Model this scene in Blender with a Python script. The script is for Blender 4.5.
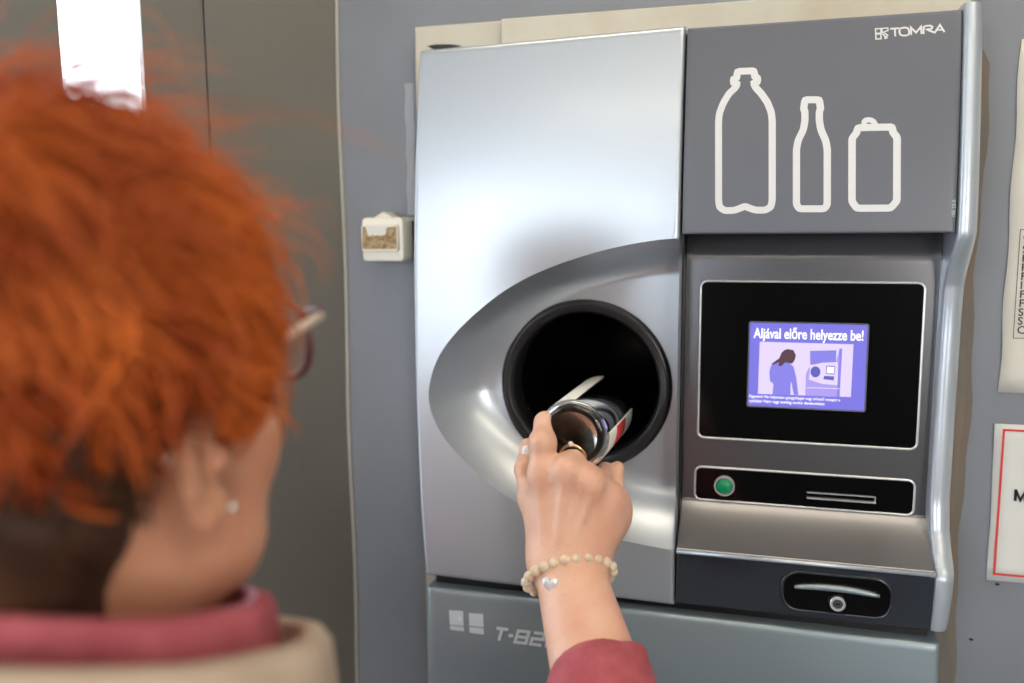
import bpy, math, random
import numpy as np
from mathutils import Vector, Matrix
random.seed(4); rng = np.random.default_rng(4)
S = bpy.context.scene
for o in list(bpy.data.objects): bpy.data.objects.remove(o)
COL = S.collection
PI = math.pi

# ------------------------------------------------------------------ camera
FPX = 880.0
CM = np.array([[0.96129618, 0.27541609, -0.00745846], [-0.02826167, 0.12549857, 0.99169117], [-0.27406373, 0.95309815, -0.12842502]])
CP = np.array([0.0, -0.95, 1.62])
cd = bpy.data.cameras.new('camera'); cam = bpy.data.objects.new('camera', cd); COL.objects.link(cam)
R_, U_, F_ = [Vector(r).normalized() for r in CM]
cam.matrix_world = Matrix(((R_.x, U_.x, -F_.x, CP[0]), (R_.y, U_.y, -F_.y, CP[1]), (R_.z, U_.z, -F_.z, CP[2]), (0, 0, 0, 1)))
cd.sensor_width = 36; cd.lens = FPX / 1024 * 36; cd.clip_start = 0.02
cd.dof.use_dof = True; cd.dof.focus_distance = 0.80; cd.dof.aperture_fstop = (cd.lens / 1000) / 0.0115
S.camera = cam
S.view_settings.view_transform = 'Standard'; S.view_settings.look = 'None'
S.view_settings.gamma = 1; S.view_settings.exposure = 0.34; S.view_settings.use_curve_mapping = False
# ------------------------------------------------------------------ daylight
W = bpy.data.worlds.new('daylight'); S.world = W; W.use_nodes = True
wn = W.node_tree; bg = wn.nodes['Background']
tc = wn.nodes.new('ShaderNodeTexCoord'); sx = wn.nodes.new('ShaderNodeSeparateXYZ'); cr = wn.nodes.new('ShaderNodeValToRGB')
wn.links.new(tc.outputs['Generated'], sx.inputs[0]); wn.links.new(sx.outputs['Z'], cr.inputs[0]); wn.links.new(cr.outputs[0], bg.inputs[0])
cr.color_ramp.elements[0].position = 0.0; cr.color_ramp.elements[0].color = (.58, .62, .66, 1)
cr.color_ramp.elements[1].position = 0.15; cr.color_ramp.elements[1].color = (.80, .90, 1.0, 1)
bg.inputs[1].default_value = 5.0

def area(name, loc, target, sx_, sy_, power, color):
    l = bpy.data.lights.new(name, 'AREA'); l.shape = 'RECTANGLE'; l.size = sx_; l.size_y = sy_; l.energy = power; l.color = color
    o = bpy.data.objects.new(name, l); COL.objects.link(o); o.location = loc
    o.rotation_euler = (Vector(target) - Vector(loc)).to_track_quat('-Z', 'Y').to_euler(); return o
# daylight lamps inside the panes; right lamp and window added to brighten the head
area('window_daylight', (-1.25, -3.32, 1.65), (-.2, 0, 1.4), 1.5, 1.3, 32, (.86, .93, 1.0))

area('added_head_fill', (1.22, -3.32, 1.75), (-.25, -.5, 1.5), .6, 1.1, 22, (1.0, .93, .84))

# ------------------------------------------------------------------ helpers
def at(px, py, Y):
    """point of the vertical plane y=Y that the calibrated lens sees at a photo pixel"""
    d = CM.T @ np.array([(px - 512) / FPX, -(py - 341.5) / FPX, 1.0]); return CP + d * (Y - CP[1]) / d[1]
def atd(px, py, dep): return CP + CM.T @ np.array([(px - 512) / FPX, -(py - 341.5) / FPX, 1.0]) * dep

def mat(name, col, rough=.5, metal=0.0, coat=0.0, emit=None, estr=0, noise=None, bump=0, bscale=60, trans=0, ior=1.45, sss=0, spec=.5):
    m = bpy.data.materials.new(name); m.use_nodes = True; nt = m.node_tree; b = nt.nodes['Principled BSDF']
    b.inputs['Base Color'].default_value = (*col, 1); b.inputs['Roughness'].default_value = rough; b.inputs['Metallic'].default_value = metal
    b.inputs['Coat Weight'].default_value = coat; b.inputs['Coat Roughness'].default_value = .08
    b.inputs['IOR'].default_value = ior; b.inputs['Specular IOR Level'].default_value = spec
    if trans: b.inputs['Transmission Weight'].default_value = trans
    if sss:
        b.inputs['Subsurface Weight'].default_value = sss; b.inputs['Subsurface Radius'].default_value = (.012, .004, .002); b.inputs['Subsurface Scale'].default_value = .6
    if emit: b.inputs['Emission Color'].default_value = (*emit, 1); b.inputs['Emission Strength'].default_value = estr
    tcn = nt.nodes.new('ShaderNodeTexCoord')
    if noise:      # (colour 2, scale, lo, hi)
        c2, sc, lo, hi = noise
        n = nt.nodes.new('ShaderNodeTexNoise'); n.inputs['Scale'].default_value = sc; n.inputs['Detail'].default_value = 6
        r = nt.nodes.new('ShaderNodeValToRGB'); r.color_ramp.elements[0].position = lo; r.color_ramp.elements[1].position = hi
        r.color_ramp.elements[0].color = (*col, 1); r.color_ramp.elements[1].color = (*c2, 1)
        nt.links.new(tcn.outputs['Object'], n.inputs['Vector']); nt.links.new(n.outputs['Fac'], r.inputs[0]); nt.links.new(r.outputs[0], b.inputs['Base Color'])
    if bump:
        n = nt.nodes.new('ShaderNodeTexNoise'); n.inputs['Scale'].default_value = bscale; n.inputs['Detail'].default_value = 5
        bp = nt.nodes.new('ShaderNodeBump'); bp.inputs['Strength'].default_value = bump; bp.inputs['Distance'].default_value = .002
        nt.links.new(tcn.outputs['Object'], n.inputs['Vector']); nt.links.new(n.outputs['Fac'], bp.inputs['Height']); nt.links.new(bp.outputs[0], b.inputs['Normal'])
    return m

M = {}
M['wall'] = mat('blue_grey_wall_paint', (.200, .215, .250), .5, noise=((.175, .185, .205), 5, .35, .7), bump=.35, bscale=45)
M['wall_l'] = mat('olive_grey_metal_paint', (.140, .134, .112), .42, noise=((.117, .113, .10), 3, .35, .7), bump=.2, bscale=80)
M['bead'] = mat('pale_corner_sealant', (.36, .345, .30), .5, bump=.4, bscale=60)
M['crust'] = mat('rough_paint_crust', (.30, .32, .35), .45, bump=.9, bscale=120)
M['floor'] = mat('grey_tiles', (.17, .18, .195), .35, noise=((.12, .13, .14), 8, .4, .6))
M['ceil'] = mat('white_ceiling_paint', (.62, .61, .58), .8, bump=.2)
M['plain'] = mat('light_plaster', (.42, .41, .39), .8, bump=.2)
M['frame'] = mat('beige_steel_frame', (.50, .47, .39), .5, noise=((.43, .37, .28), 14, .5, .75), bump=.2, bscale=90)
M['silver'] = mat('silver_metallic_paint', (.50, .545, .60), .33, .64, coat=.18)
M['silver2'] = mat('silver_grey_lower_paint', (.27, .325, .36), .36, .5, coat=.2)
M['trim'] = mat('bright_silver_trim_paint', (.50, .55, .61), .34, .5, coat=.3)
M['sign'] = mat('satin_grey_plate', (.118, .125, .148), .36, .15)
M['dark'] = mat('dark_metallic_plastic', (.155, .155, .165), .24, .7, coat=.3)
M['band'] = mat('blue_black_gloss_band', (.030, .036, .048), .12, .3, coat=.6)
M['black'] = mat('black_gloss_plastic', (.0025, .0025, .003), .10, spec=.35)
M['blackm'] = mat('black_matt_plastic', (.006, .006, .007), .30)
M['ringm'] = mat('charcoal_ring_plastic', (.018, .018, .020), .26)
M['tunnel'] = mat('black_tunnel_plastic', (.003, .003, .003), .35)
M['rim'] = mat('chrome_edge', (.74, .75, .78), .22, .6)
M['printed'] = mat('light_grey_print', (.66, .67, .68), .45)
M['printed2'] = mat('pale_grey_print', (.56, .62, .66), .45)
M['smudge'] = mat('faint_mark', (.42, .46, .47), .5)
M['green'] = mat('green_button', (.004, .20, .085), .35, emit=(.0, .30, .11), estr=.12)
M['scr'] = mat('screen_purple', (.02, .02, .05), .3, emit=(.19, .17, .74), estr=.80)
M['scr_dk'] = mat('screen_dark_purple', (.02, .02, .05), .3, emit=(.09, .08, .38), estr=1.0)
M['scr_pic'] = mat('screen_pale_lilac', (.02, .02, .05), .3, emit=(.80, .68, .96), estr=.80)
M['scr_mid'] = mat('screen_mid_lilac', (.02, .02, .05), .3, emit=(.42, .34, .85), estr=.80)
M['scr_wht'] = mat('screen_white', (.02, .02, .05), .3, emit=(.95, .93, 1.0), estr=1.1)
M['scr_fig'] = mat('screen_figure_violet', (.02, .02, .05), .3, emit=(.24, .22, .78), estr=.80)
M['scr_hair'] = mat('screen_hair_brown', (.02, .01, .01), .3, emit=(.07, .03, .045), estr=1.0)
M['cream'] = mat('cream_switch_plastic', (.76, .73, .64), .4)
M['residue'] = mat('brown_glue_residue', (.42, .31, .17), .8, noise=((.20, .13, .06), 220, .4, .65), bump=.6, bscale=300)
M['paper'] = mat('white_paper', (.66, .66, .63), .8, bump=.25, bscale=14)
M['paper2'] = mat('cream_paper', (.66, .63, .56), .8, bump=.25, bscale=10)
M['red'] = mat('red_print', (.62, .04, .035), .7)
M['ink'] = mat('black_ink', (.015, .015, .018), .7)
M['rust'] = mat('stained_brown_filler', (.17, .155, .135), .6, noise=((.20, .16, .125), 9, .42, .62), bump=.5, bscale=60)
M['skin'] = mat('skin', (.74, .45, .325), .42, noise=((.66, .33, .235), 28, .42, .78), bump=.35, bscale=260, sss=.12)
M['skin_face'] = mat('warm_lit_face_skin', (.66, .335, .205), .45, noise=((.58, .25, .145), 22, .40, .72), bump=.3, bscale=240, sss=.12)  # ruddier face tone, with the warm light on the head put into the colour
M['hair'] = mat('orange_red_dyed_hair', (.64, .150, .022), .5, noise=((.28, .035, .008), 14, .42, .70), spec=.3)
M['hair2'] = mat('dark_brown_nape_hair', (.045, .02, .01), .55, noise=((.09, .035, .012), 30, .4, .7))
M['sweater'] = mat('dusty_rose_knit', (.37, .075, .095), .9, noise=((.45, .11, .13), 60, .4, .7), bump=.5, bscale=420)
M['lilac'] = mat('lilac_lining', (.62, .36, .58), .9)
M['vest'] = mat('beige_quilted_cloth', (.48, .385, .30), .85, noise=((.40, .315, .245), 22, .4, .7), bump=.3, bscale=90)
M['trouser'] = mat('dark_blue_trousers', (.035, .045, .08), .85, bump=.3, bscale=200)
M['shoe'] = mat('black_leather', (.02, .02, .02), .4)
M['glassf'] = mat('dark_red_glasses_frame', (.10, .008, .02), .2)
M['temple'] = mat('pale_cream_temple_arm', (.75, .66, .55), .25)
M['metal'] = mat('polished_metal', (.75, .74, .72), .15, 1.0)
M['gold'] = mat('gold', (.85, .55, .30), .2, 1.0)
M['bead_w'] = mat('cream_wood_bead', (.66, .53, .38), .45, noise=((.76, .66, .52), 180, .35, .65))
M['heart'] = mat('pale_silver_heart', (.82, .84, .90), .22, .35)
M['nail'] = mat('white_nail_polish', (.85, .82, .86), .15, coat=.5)
M['lip'] = mat('lip_pink', (.5, .16, .14), .4)
M['eye'] = mat('eye_white', (.8, .78, .74), .2)
M['label_w'] = mat('white_bottle_label', (.68, .68, .64), .55)
M['label_k'] = mat('black_label_print', (.01, .01, .012), .4)
M['lampshade'] = mat('lit_lamp_diffuser', (.8, .8, .78), .5, emit=(1.0, .86, .66), estr=5)
M['glass'] = mat('clear_bottle_glass', (.96, .98, .97), .07, trans=1.0, ior=1.46)
def pane_mat():
    m = bpy.data.materials.new('window_glass'); m.use_nodes = True; nt = m.node_tree; nt.nodes.clear()
    o = nt.nodes.new('ShaderNodeOutputMaterial'); t = nt.nodes.new('ShaderNodeBsdfTransparent'); g = nt.nodes.new('ShaderNodeBsdfGlossy')
    g.inputs['Roughness'].default_value = .03; mx = nt.nodes.new('ShaderNodeMixShader'); mx.inputs[0].default_value = .08
    nt.links.new(t.outputs[0], mx.inputs[1]); nt.links.new(g.outputs[0], mx.inputs[2]); nt.links.new(mx.outputs[0], o.inputs[0]); return m
M['pane'] = pane_mat()

def mesh_obj(name, verts, faces, m, parent=None, smooth=True, mats=None, midx=None, auto=None):
    me = bpy.data.meshes.new(name); me.from_pydata([tuple(map(float, v)) for v in verts], [], [tuple(map(int, f)) for f in faces])
    for mm in (mats or [m]): me.materials.append(M[mm] if isinstance(mm, str) else mm)
    me.polygons.foreach_set('use_smooth', [smooth] * len(me.polygons))
    if midx is not None: me.polygons.foreach_set('material_index', list(map(int, midx)))
    me.update()
    if auto is not None: me.set_sharp_from_angle(angle=math.radians(auto))
    o = bpy.data.objects.new(name, me); COL.objects.link(o)
    if parent is not None:
        o.parent = parent; o.matrix_parent_inverse = Matrix.Translation(-root_of(parent))
    return o
def root_of(p):
    v = Vector((0, 0, 0)); q = p
    while q is not None: v = v + q.location; q = q.parent if False else None
    return v if p.parent is None else Vector((0, 0, 0))
def thing(name, label, cat, loc=(0, 0, 0), group=None):
    o = bpy.data.objects.new(name, None); COL.objects.link(o); o.location = loc; o.empty_display_size = .05
    o['label'] = label; o['category'] = cat
    if group: o['group'] = group
    return o
def tag(o, label, cat, group=None):
    o['label'] = label; o['category'] = cat
    if group: o['group'] = group
    return o
def struct(o): o['kind'] = 'structure'; return o

class G:
    def __init__(s): s.v = []; s.f = []; s.m = []
    def add(s, v, f, mi=0):
        b = len(s.v); s.v += [tuple(x) for x in v]; s.f += [tuple(i + b for i in q) for q in f]; s.m += [mi] * len(f); return s
    def box(s, x0, x1, y0, y1, z0, z1, mi=0):
        v = [(x, y, z) for x in (x0, x1) for y in (y0, y1) for z in (z0, z1)]
        return s.add(v, [(0, 1, 3, 2), (4, 6, 7, 5), (0, 4, 5, 1), (2, 3, 7, 6), (0, 2, 6, 4), (1, 5, 7, 3)], mi)
    def rbox(s, x0, x1, y0, y1, z0, z1, r, n=4, mi=0, back=False):
        """box whose front (y0, toward the room) is a rounded rectangle with a small front bevel"""
        def loop(ins, y, rr):
            P = []
            for cx, cz, a0 in ((x1 - r, z1 - r, 0), (x0 + r, z1 - r, 90), (x0 + r, z0 + r, 180), (x1 - r, z0 + r, 270)):
                for k in range(n + 1):
                    a = math.radians(a0 + 90 * k / n); P.append((cx + (rr) * math.cos(a), y, cz + (rr) * math.sin(a)))
            return P
        b = min(r * .5, abs(y1 - y0) * .4)
        L = [loop(0, y1, r), loop(0, y0 + b, r), loop(0, y0 + b * .3, r - b * .3), loop(0, y0, r - b)]
        k = len(L[0]); v = sum(L, []); f = []
        for j in range(3):
            for i in range(k): f.append((j * k + i, j * k + (i + 1) % k, (j + 1) * k + (i + 1) % k, (j + 1) * k + i))
        f.append(tuple(3 * k + i for i in range(k))); f.append(tuple(reversed(range(k))))
        return s.add(v, f, mi)
    def build(s, name, m, parent=None, smooth=False, auto=None, mats=None):
        return mesh_obj(name, s.v, s.f, m, parent, smooth, mats, s.m if mats else None, auto)

def lathe_y(cx, cz, prof, n=96, y_of=lambda h: -h):
    v = []; f = []
    for r, h in prof:
        for i in range(n):
            a = 2 * PI * i / n; v.append((cx + r * math.cos(a), y_of(h), cz + r * math.sin(a)))
    for j in range(len(prof) - 1):
        for i in range(n): f.append((j * n + i, (j + 1) * n + i, (j + 1) * n + (i + 1) % n, j * n + (i + 1) % n))
    return v, f
def tube(P, r, n=10, closed=False, rs=None):
    P = [Vector(p) for p in P]; v = []; f = []; k = len(P); up = Vector((.13, .97, .21)).normalized(); prev = None
    for i, p in enumerate(P):
        if closed: t = P[(i + 1) % k] - P[i - 1]
        else: t = P[min(i + 1, k - 1)] - P[max(i - 1, 0)]
        t.normalize(); a = (prev - t * prev.dot(t)) if prev else t.cross(up)
        if a.length < 1e-6: a = t.cross(Vector((1, 0, 0)))
        a.normalize(); prev = a; b = t.cross(a); rr = rs[i] if rs else r
        for j in range(n): v.append(p + (a * math.cos(2 * PI * j / n) + b * math.sin(2 * PI * j / n)) * rr)
    for i in range(k if closed else k - 1):
        for j in range(n): f.append((i * n + j, i * n + (j + 1) % n, ((i + 1) % k) * n + (j + 1) % n, ((i + 1) % k) * n + j))
    if not closed: f.append(tuple(reversed(range(n)))); f.append(tuple((k - 1) * n + j for j in range(n)))
    return v, f
def sphere(c, r, nu=16, nv=10):
    r = (r, r, r) if not hasattr(r, '__len__') else r
    v = []; f = []
    for j in range(nv + 1):
        for i in range(nu):
            th = PI * j / nv; ph = 2 * PI * i / nu
            v.append((c[0] + r[0] * math.sin(th) * math.cos(ph), c[1] + r[1] * math.sin(th) * math.sin(ph), c[2] + r[2] * math.cos(th)))
    for j in range(nv):
        for i in range(nu): f.append((j * nu + i, (j + 1) * nu + i, (j + 1) * nu + (i + 1) % nu, j * nu + (i + 1) % nu))
    return v, f

# ---- 2-D print: strokes and letters laid on a surface y = -(h(z)+lift)
def stroke(P, w, closed=False):
    P = [np.array(p, float) for p in P]; k = len(P); L = []; Rr = []
    for i in range(k):
        a = P[i - 1] if (i > 0 or closed) else None; b = P[(i + 1) % k] if (i < k - 1 or closed) else None
        d1 = (P[i] - a) / (np.linalg.norm(P[i] - a) + 1e-12) if a is not None else None
        d2 = (b - P[i]) / (np.linalg.norm(b - P[i]) + 1e-12) if b is not None else None
        if d1 is None: d1 = d2
        if d2 is None: d2 = d1
        n1 = np.array([-d1[1], d1[0]]); n2 = np.array([-d2[1], d2[0]]); m_ = n1 + n2; q = max(.35, (m_ @ n1) / (np.linalg.norm(m_) + 1e-9))
        m_ = m_ / (np.linalg.norm(m_) + 1e-9) / q * w / 2; L.append(P[i] + m_); Rr.append(P[i] - m_)
    f = [(i, (i + 1) % k, k + (i + 1) % k, k + i) for i in range(k if closed else k - 1)]
    return L + Rr, f
def smooth_path(P, closed=True, it=2):
    for _ in range(it):
        Q = []; k = len(P)
        for i in range(k if closed else k - 1):
            a = np.array(P[i], float); b = np.array(P[(i + 1) % k], float)
            Q += [a * .75 + b * .25, a * .25 + b * .75]
        if not closed: Q = [np.array(P[0], float)] + Q[1:-1] + [np.array(P[-1], float)]
        P = Q
    return P
def rounder(P, d=9):
    Q = []; k = len(P)
    for i in range(k):
        p = np.array(P[i], float); a = np.array(P[i - 1], float) - p; b = np.array(P[(i + 1) % k], float) - p; la, lb = np.linalg.norm(a), np.linalg.norm(b)
        qa = p + a / la * min(d, la * .4); qb = p + b / lb * min(d, lb * .4); Q += [qa, (qa + qb) * .25 + p * .5, qb]
    return Q
def text_flat(body, size, bold=0.0, shear=0.0, xs=1.0):
    c = bpy.data.curves.new('t', 'FONT'); c.body = body; c.size = 1; c.shear = shear; c.offset = bold; c.resolution_u = 4
    o = bpy.data.objects.new('t', c); COL.objects.link(o)
    dg = bpy.context.evaluated_depsgraph_get(); me = o.evaluated_get(dg).to_mesh()
    v = [(p.co.x * xs * size, p.co.y * size) for p in me.vertices]; f = [tuple(p.vertices) for p in me.polygons]
    bpy.data.objects.remove(o); bpy.data.curves.remove(c); return v, f
def fit(v, x0, x1, z0=None, z1=None):
    a = np.array(v); mn, mxx = a.min(0), a.max(0); sx_ = (x1 - x0) / (mxx[0] - mn[0]); sz = sx_ if z1 is None else (z1 - z0) / (mxx[1] - mn[1])
    return [(x0 + (p[0] - mn[0]) * sx_, z0 + (p[1] - mn[1]) * sz) for p in a]

# ------------------------------------------------------------------ machine profiles (distance h out from the wall)
ZT, ZB = 1.802, 1.2475
HZ = [1.20, 1.2475, 1.262, 1.285, 1.36, 1.45, 1.54, 1.645, 1.72, 1.802, 1.85]
HH = [.094, .097, .101, .1045, .1075, .1085, .108, .105, .0965, .085, .078]
_c = np.polyfit(np.array(HZ) - 1.5, HH, 5)
def ho(z): return np.polyval(_c, np.asarray(z, float) - 1.5)
HR = .056
def hr(z):
    """profile of the right section: recess below the visor, scoop out to the ledge"""
    z = np.asarray(z, float); h = np.full(z.shape, HR)
    t = np.clip((z - 1.583) / (1.612 - 1.583), 0, 1); h = h - .014 * t * t * (1 - .3 * t)          # deeper shadow gap below the visor
    s = np.clip((1.3418 - z) / (1.3418 - 1.304), 0, 1); h = h + (.1055 - HR) * s ** 1.15
    return h

# ------------------------------------------------------------------ room shell
OX0, OX1, OZ1 = -.345, .165, 1.80       # opening in the wall for the machine
CX = -.4795                              # inside corner
wf = G(); wf.box(CX, OX0, 0, .06, 0, 2.7); wf.box(OX1, 1.6, 0, .06, 0, 2.7); wf.box(OX0, OX1, 0, .06, OZ1, 2.7)
struct(wf.build('wall_front', 'wall'))
e = np.array([-math.cos(math.radians(45)), -math.sin(math.radians(45))]); nrm = np.array([e[1], -e[0]])   # splayed side; nrm points away from the room
def sl(s, d): return np.array([CX, 0]) + e * s + nrm * d
nrm = -nrm if (nrm @ np.array([0., -1.])) > 0 else nrm
def slab(g, s0, s1, d0, d1, z0, z1, mi=0):
    q = [sl(s0, d0), sl(s1, d0), sl(s1, d1), sl(s0, d1)]
    v = [(p[0], p[1], z) for z in (z0, z1) for p in q]
    g.add(v, [(0, 1, 2, 3), (7, 6, 5, 4), (0, 4, 5, 1), (1, 5, 6, 2), (2, 6, 7, 3), (3, 7, 4, 0)], mi)
g = G(); slab(g, 0, .1448, 0, .06, 0, 2.7); slab(g, .142, 1.35, 0, .06, 2.2, 2.7); slab(g, 1.0, 1.35, 0, .06, 0, 2.2)
struct(g.build('wall_splay', 'wall_l'))
dr = G(); slab(dr, .146, .208, .004, .04, .02, 2.195); slab(dr, .285, .345, .004, .04, .02, 2.195); slab(dr, .208, .285, .004, .04, 2.08, 2.195); slab(dr, .208, .285, .004, .04, .02, .95)
slab(dr, .345, 1.0, .01, .04, .02, .95); slab(dr, .345, 1.0, .01, .04, 2.08, 2.195); slab(dr, .94, 1.0, .01, .04, .95, 2.08)
door = struct(dr.build('door_1', 'wall_l'))
p = G(); slab(p, .208, .285, .018, .022, .95, 2.08); slab(p, .345, .94, .018, .022, .95, 2.08); p.build('pane', 'pane', door)
hb = G(); a = sl(.315, -.03); b_ = sl(.315, 0.004)
hb.add(*tube([(a[0], a[1], 1.0), (a[0], a[1], 1.14)], .009)); hb.add(*tube([(a[0], a[1], 1.01), (b_[0], b_[1], 1.01)], .006)); hb.add(*tube([(a[0], a[1], 1.13), (b_[0], b_[1], 1.13)], .006))
hb.build('door_handle', 'metal', door, smooth=True)
EX = sl(1.35, 0)
g = G(); g.box(EX[0] - .06, EX[0], -3.4, EX[1], 0, 2.7); struct(g.build('wall_left', 'plain'))
g = G(); g.box(1.6, 1.66, -3.4, .06, 0, 2.7); struct(g.build('wall_right', 'plain'))
g = G(); g.box(EX[0] - .06, 1.66, -3.46, -3.4, 0, .95); g.box(EX[0] - .06, 1.66, -3.46, -3.4, 2.35, 2.7); g.box(-.45, .92, -3.46, -3.4, .95, 2.35); g.box(1.54, 1.66, -3.46, -3.4, .95, 2.35)
struct(g.build('wall_back', 'wall_l'))
XL = EX[0]
g = G(); g.box(XL, -.45, -3.45, -3.41, .95, .99); g.box(XL, -.45, -3.45, -3.41, 2.31, 2.35); g.box(-.49, -.45, -3.45, -3.41, .99, 2.31); g.box(XL, XL + .04, -3.45, -3.41, .99, 2.31); g.box(-1.0, -.96, -3.45, -3.41, .99, 2.31)
g4 = G(); g4.box(.92, 1.54, -3.45, -3.41, .95, .99); g4.box(.92, 1.54, -3.45, -3.41, 2.31, 2.35); g4.box(.92, .96, -3.45, -3.41, .99, 2.31); g4.box(1.50, 1.54, -3.45, -3.41, .99, 2.31)
w4 = struct(g4.build('added_window', 'wall_l')); g4 = G(); g4.box(.96, 1.50, -3.432, -3.428, .99, 2.31); g4.build('pane', 'pane', w4)  # right window added to go with the lamp that brightens the head
w3 = struct(g.build('window_1', 'wall_l')); g = G(); g.box(XL + .04, -.49, -3.432, -3.428, .99, 2.31); g.build('pane', 'pane', w3)
g = G(); g.box(XL - .06, 1.66, -3.46, .5, -.05, 0); struct(g.build('floor', 'floor'))
g = G(); g.box(XL - .06, 1.66, -3.46, .5, 2.7, 2.75); struct(g.build('ceiling', 'ceil'))
# pale bead down the inside corner, crust of old paint beside the machine, stained filler on its right
pts = [(CX + .0015 + .0012 * math.sin(z * 17), -.0012, z) for z in np.linspace(0, 2.7, 120)]
struct(mesh_obj('trim_1', *tube(pts, .0024, 8), 'bead'))
pts = [(-.396 + .0016 * math.sin(z * 90) + .001 * math.sin(z * 37), -.001, z) for z in np.linspace(1.64, 1.775, 60)]
rs = [.0022 + .0010 * abs(math.sin(i * .9)) for i in range(60)]; rs[0] = rs[-1] = .0006
g = G(); v = []
for z in np.linspace(1.635, 1.782, 50):
    w1 = .0008 * math.sin(z * 150); v += [(-.3975 + w1, -.0004, z), (-.3965 + w1, -.0016, z), (-.3860, -.0014, z), (-.3850 + w1, -.0004, z)]
g.add(v, [(i * 4 + j, i * 4 + j + 1, i * 4 + j + 5, i * 4 + j + 4) for i in range(49) for j in range(3)] + [(0, 3, 2, 1), (196, 197, 198, 199)])
struct(g.build('trim_2', 'crust', smooth=True, auto=30))
v = []; f = []
zz = np.linspace(0, 1.79, 90)
for i, z in enumerate(zz):
    xr = .1985 + .002 * math.sin(z * 23) + .0012 * math.sin(z * 71) - (.010 if z > 1.775 else 0)
    v += [(.163, -.001, z), (.163, -.0065, z), (xr - .008, -.0065, z), (xr, -.001, z)]
for i in range(len(zz) - 1):
    for j in range(3): f.append((i * 4 + j, i * 4 + j + 1, (i + 1) * 4 + j + 1, (i + 1) * 4 + j))
f.append((0, 3, 2, 1)); f.append(tuple(len(v) - 4 + k for k in range(4)))
struct(mesh_obj('trim_3', v, f, 'rust', auto=30))

# ------------------------------------------------------------------ reverse vending machine
mach = thing('reverse_vending_machine', 'silver bottle return machine with round black opening built into grey wall', 'machine', (-.09, -.05, 0))
mo = mach
g = G(); g.box(-.338, .158, -.030, .40, .02, 1.79); cab = g
# cabinet shell around the tunnel: keep it hollow (four walls) so that the tunnel can run in
g = G(); g.box(-.338, -.330, -.030, .40, .02, 1.79); g.box(.150, .158, -.030, .40, .02, 1.79); g.box(-.33, .15, -.03, .40, 1.78, 1.79); g.box(-.33, .15, -.03, .40, .02, .03); g.box(-.33, .15, .39, .40, .03, 1.78)
g.build('cabinet', 'blackm', mo)
# mounting frame seen above and left of the doors
g = G(); g.add([(x, y, z) for y in (-.02, -.001) for x, z in ((-.376, .02), (-.340, .02), (-.340, 1.79), (-.268, 1.79), (-.268, 1.838), (-.376, 1.838))], [(0, 1, 2, 3, 4, 5), (11, 10, 9, 8, 7, 6)] + [(i, 6 + i, 6 + (i + 1) % 6, (i + 1) % 6) for i in range(6)]); g.box(-.270, .172, -.045, -.001, 1.795, 1.834)
fr = g.build('mounting_frame', 'frame', mo)
fr.modifiers.new('b', 'BEVEL').width = .0015
sl_ = [at(427, 46, -.0206), at(434, 49.5, -.0206), at(450, 48, -.0206), at(463, 46.2, -.0206), at(452, 44.3, -.0206), at(436, 44.3, -.0206)]
q = [(p[0], -.0207, p[2]) for p in sl_]; mesh_obj('slot', q + [(x, -.0195, z) for x, y, z in q], [tuple(range(6))] + [(i, (i + 1) % 6, 6 + (i + 1) % 6, 6 + i) for i in range(6)], 'blackm', fr, smooth=False)

# --- left door with its dished area
RC = (-.1778, 1.4556); XL0, XR0 = -.3465, -.0780
bd = [at(*p, -.106) for p in ((684, 238), (655, 240), (620, 246), (590, 254), (560, 263.5), (530, 276), (502, 292), (475, 314), (452, 337), (437, 360), (430, 384), (429.5, 400), (433, 415), (441, 432), (452, 447), (468, 464), (484, 479), (503, 494), (525, 508), (552, 520), (585, 532), (625, 542), (674, 551.5))]
bd = [(p[0], p[2]) for p in bd]; bd[0] = (XR0, bd[0][1]); bd[-1] = (XR0, bd[-1][1])
bd = np.array(bd)
from_smooth = smooth_path([tuple(p) for p in bd], closed=False, it=2); bd = np.array(from_smooth)
def ray_poly(c, d, poly, closed=False):
    best = 1e9; P = poly; k = len(P)
    for i in range(k if closed else k - 1):
        a = P[i] - c; b = P[(i + 1) % k] - c; ee = b - a; den = d[0] * ee[1] - d[1] * ee[0]
        if abs(den) < 1e-12: continue
        t = (a[0] * ee[1] - a[1] * ee[0]) / den; u = (a[0] * d[1] - a[1] * d[0]) / den
        if t > 0 and -1e-6 <= u <= 1 + 1e-6: best = min(best, t)
    return best
rect = np.array([(-.3440, ZB), (XR0, 1.2435), (XR0, 1.8062), (-.3436, 1.7995), (-.3462, 1.70), (-.3475, 1.60), (-.3475, 1.48), (-.3462, 1.33)])
c0 = np.array(RC)
angs = list(np.linspace(-PI, PI, 420, endpoint=False))
for q in list(rect) + [bd[0], bd[-1]]: angs.append(math.atan2(*(q - c0)[::-1]))
angs = sorted(angs); N = len(angs)
seg = np.stack([bd[:-1], bd[1:]], 1)
def dist_bd(P):
    a = seg[:, 0]; d = seg[:, 1] - a; w = P[:, None] - a[None]; t = np.clip((w * d).sum(2) / (d * d).sum(1), 0, 1)
    return np.sqrt(((w - t[..., None] * d) ** 2).sum(2)).min(1)
KI, KO = 46, 22
rings = []
for j in range(KI + 1): rings.append(('i', 1 - (1 - j / KI) ** 1.5))
for j in range(1, KO + 1): rings.append(('o', 1 - (1 - j / KO) ** 2.4))
R0 = .083; PTS = np.zeros((len(rings), N, 2)); inner = np.zeros((len(rings), N), bool)
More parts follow.
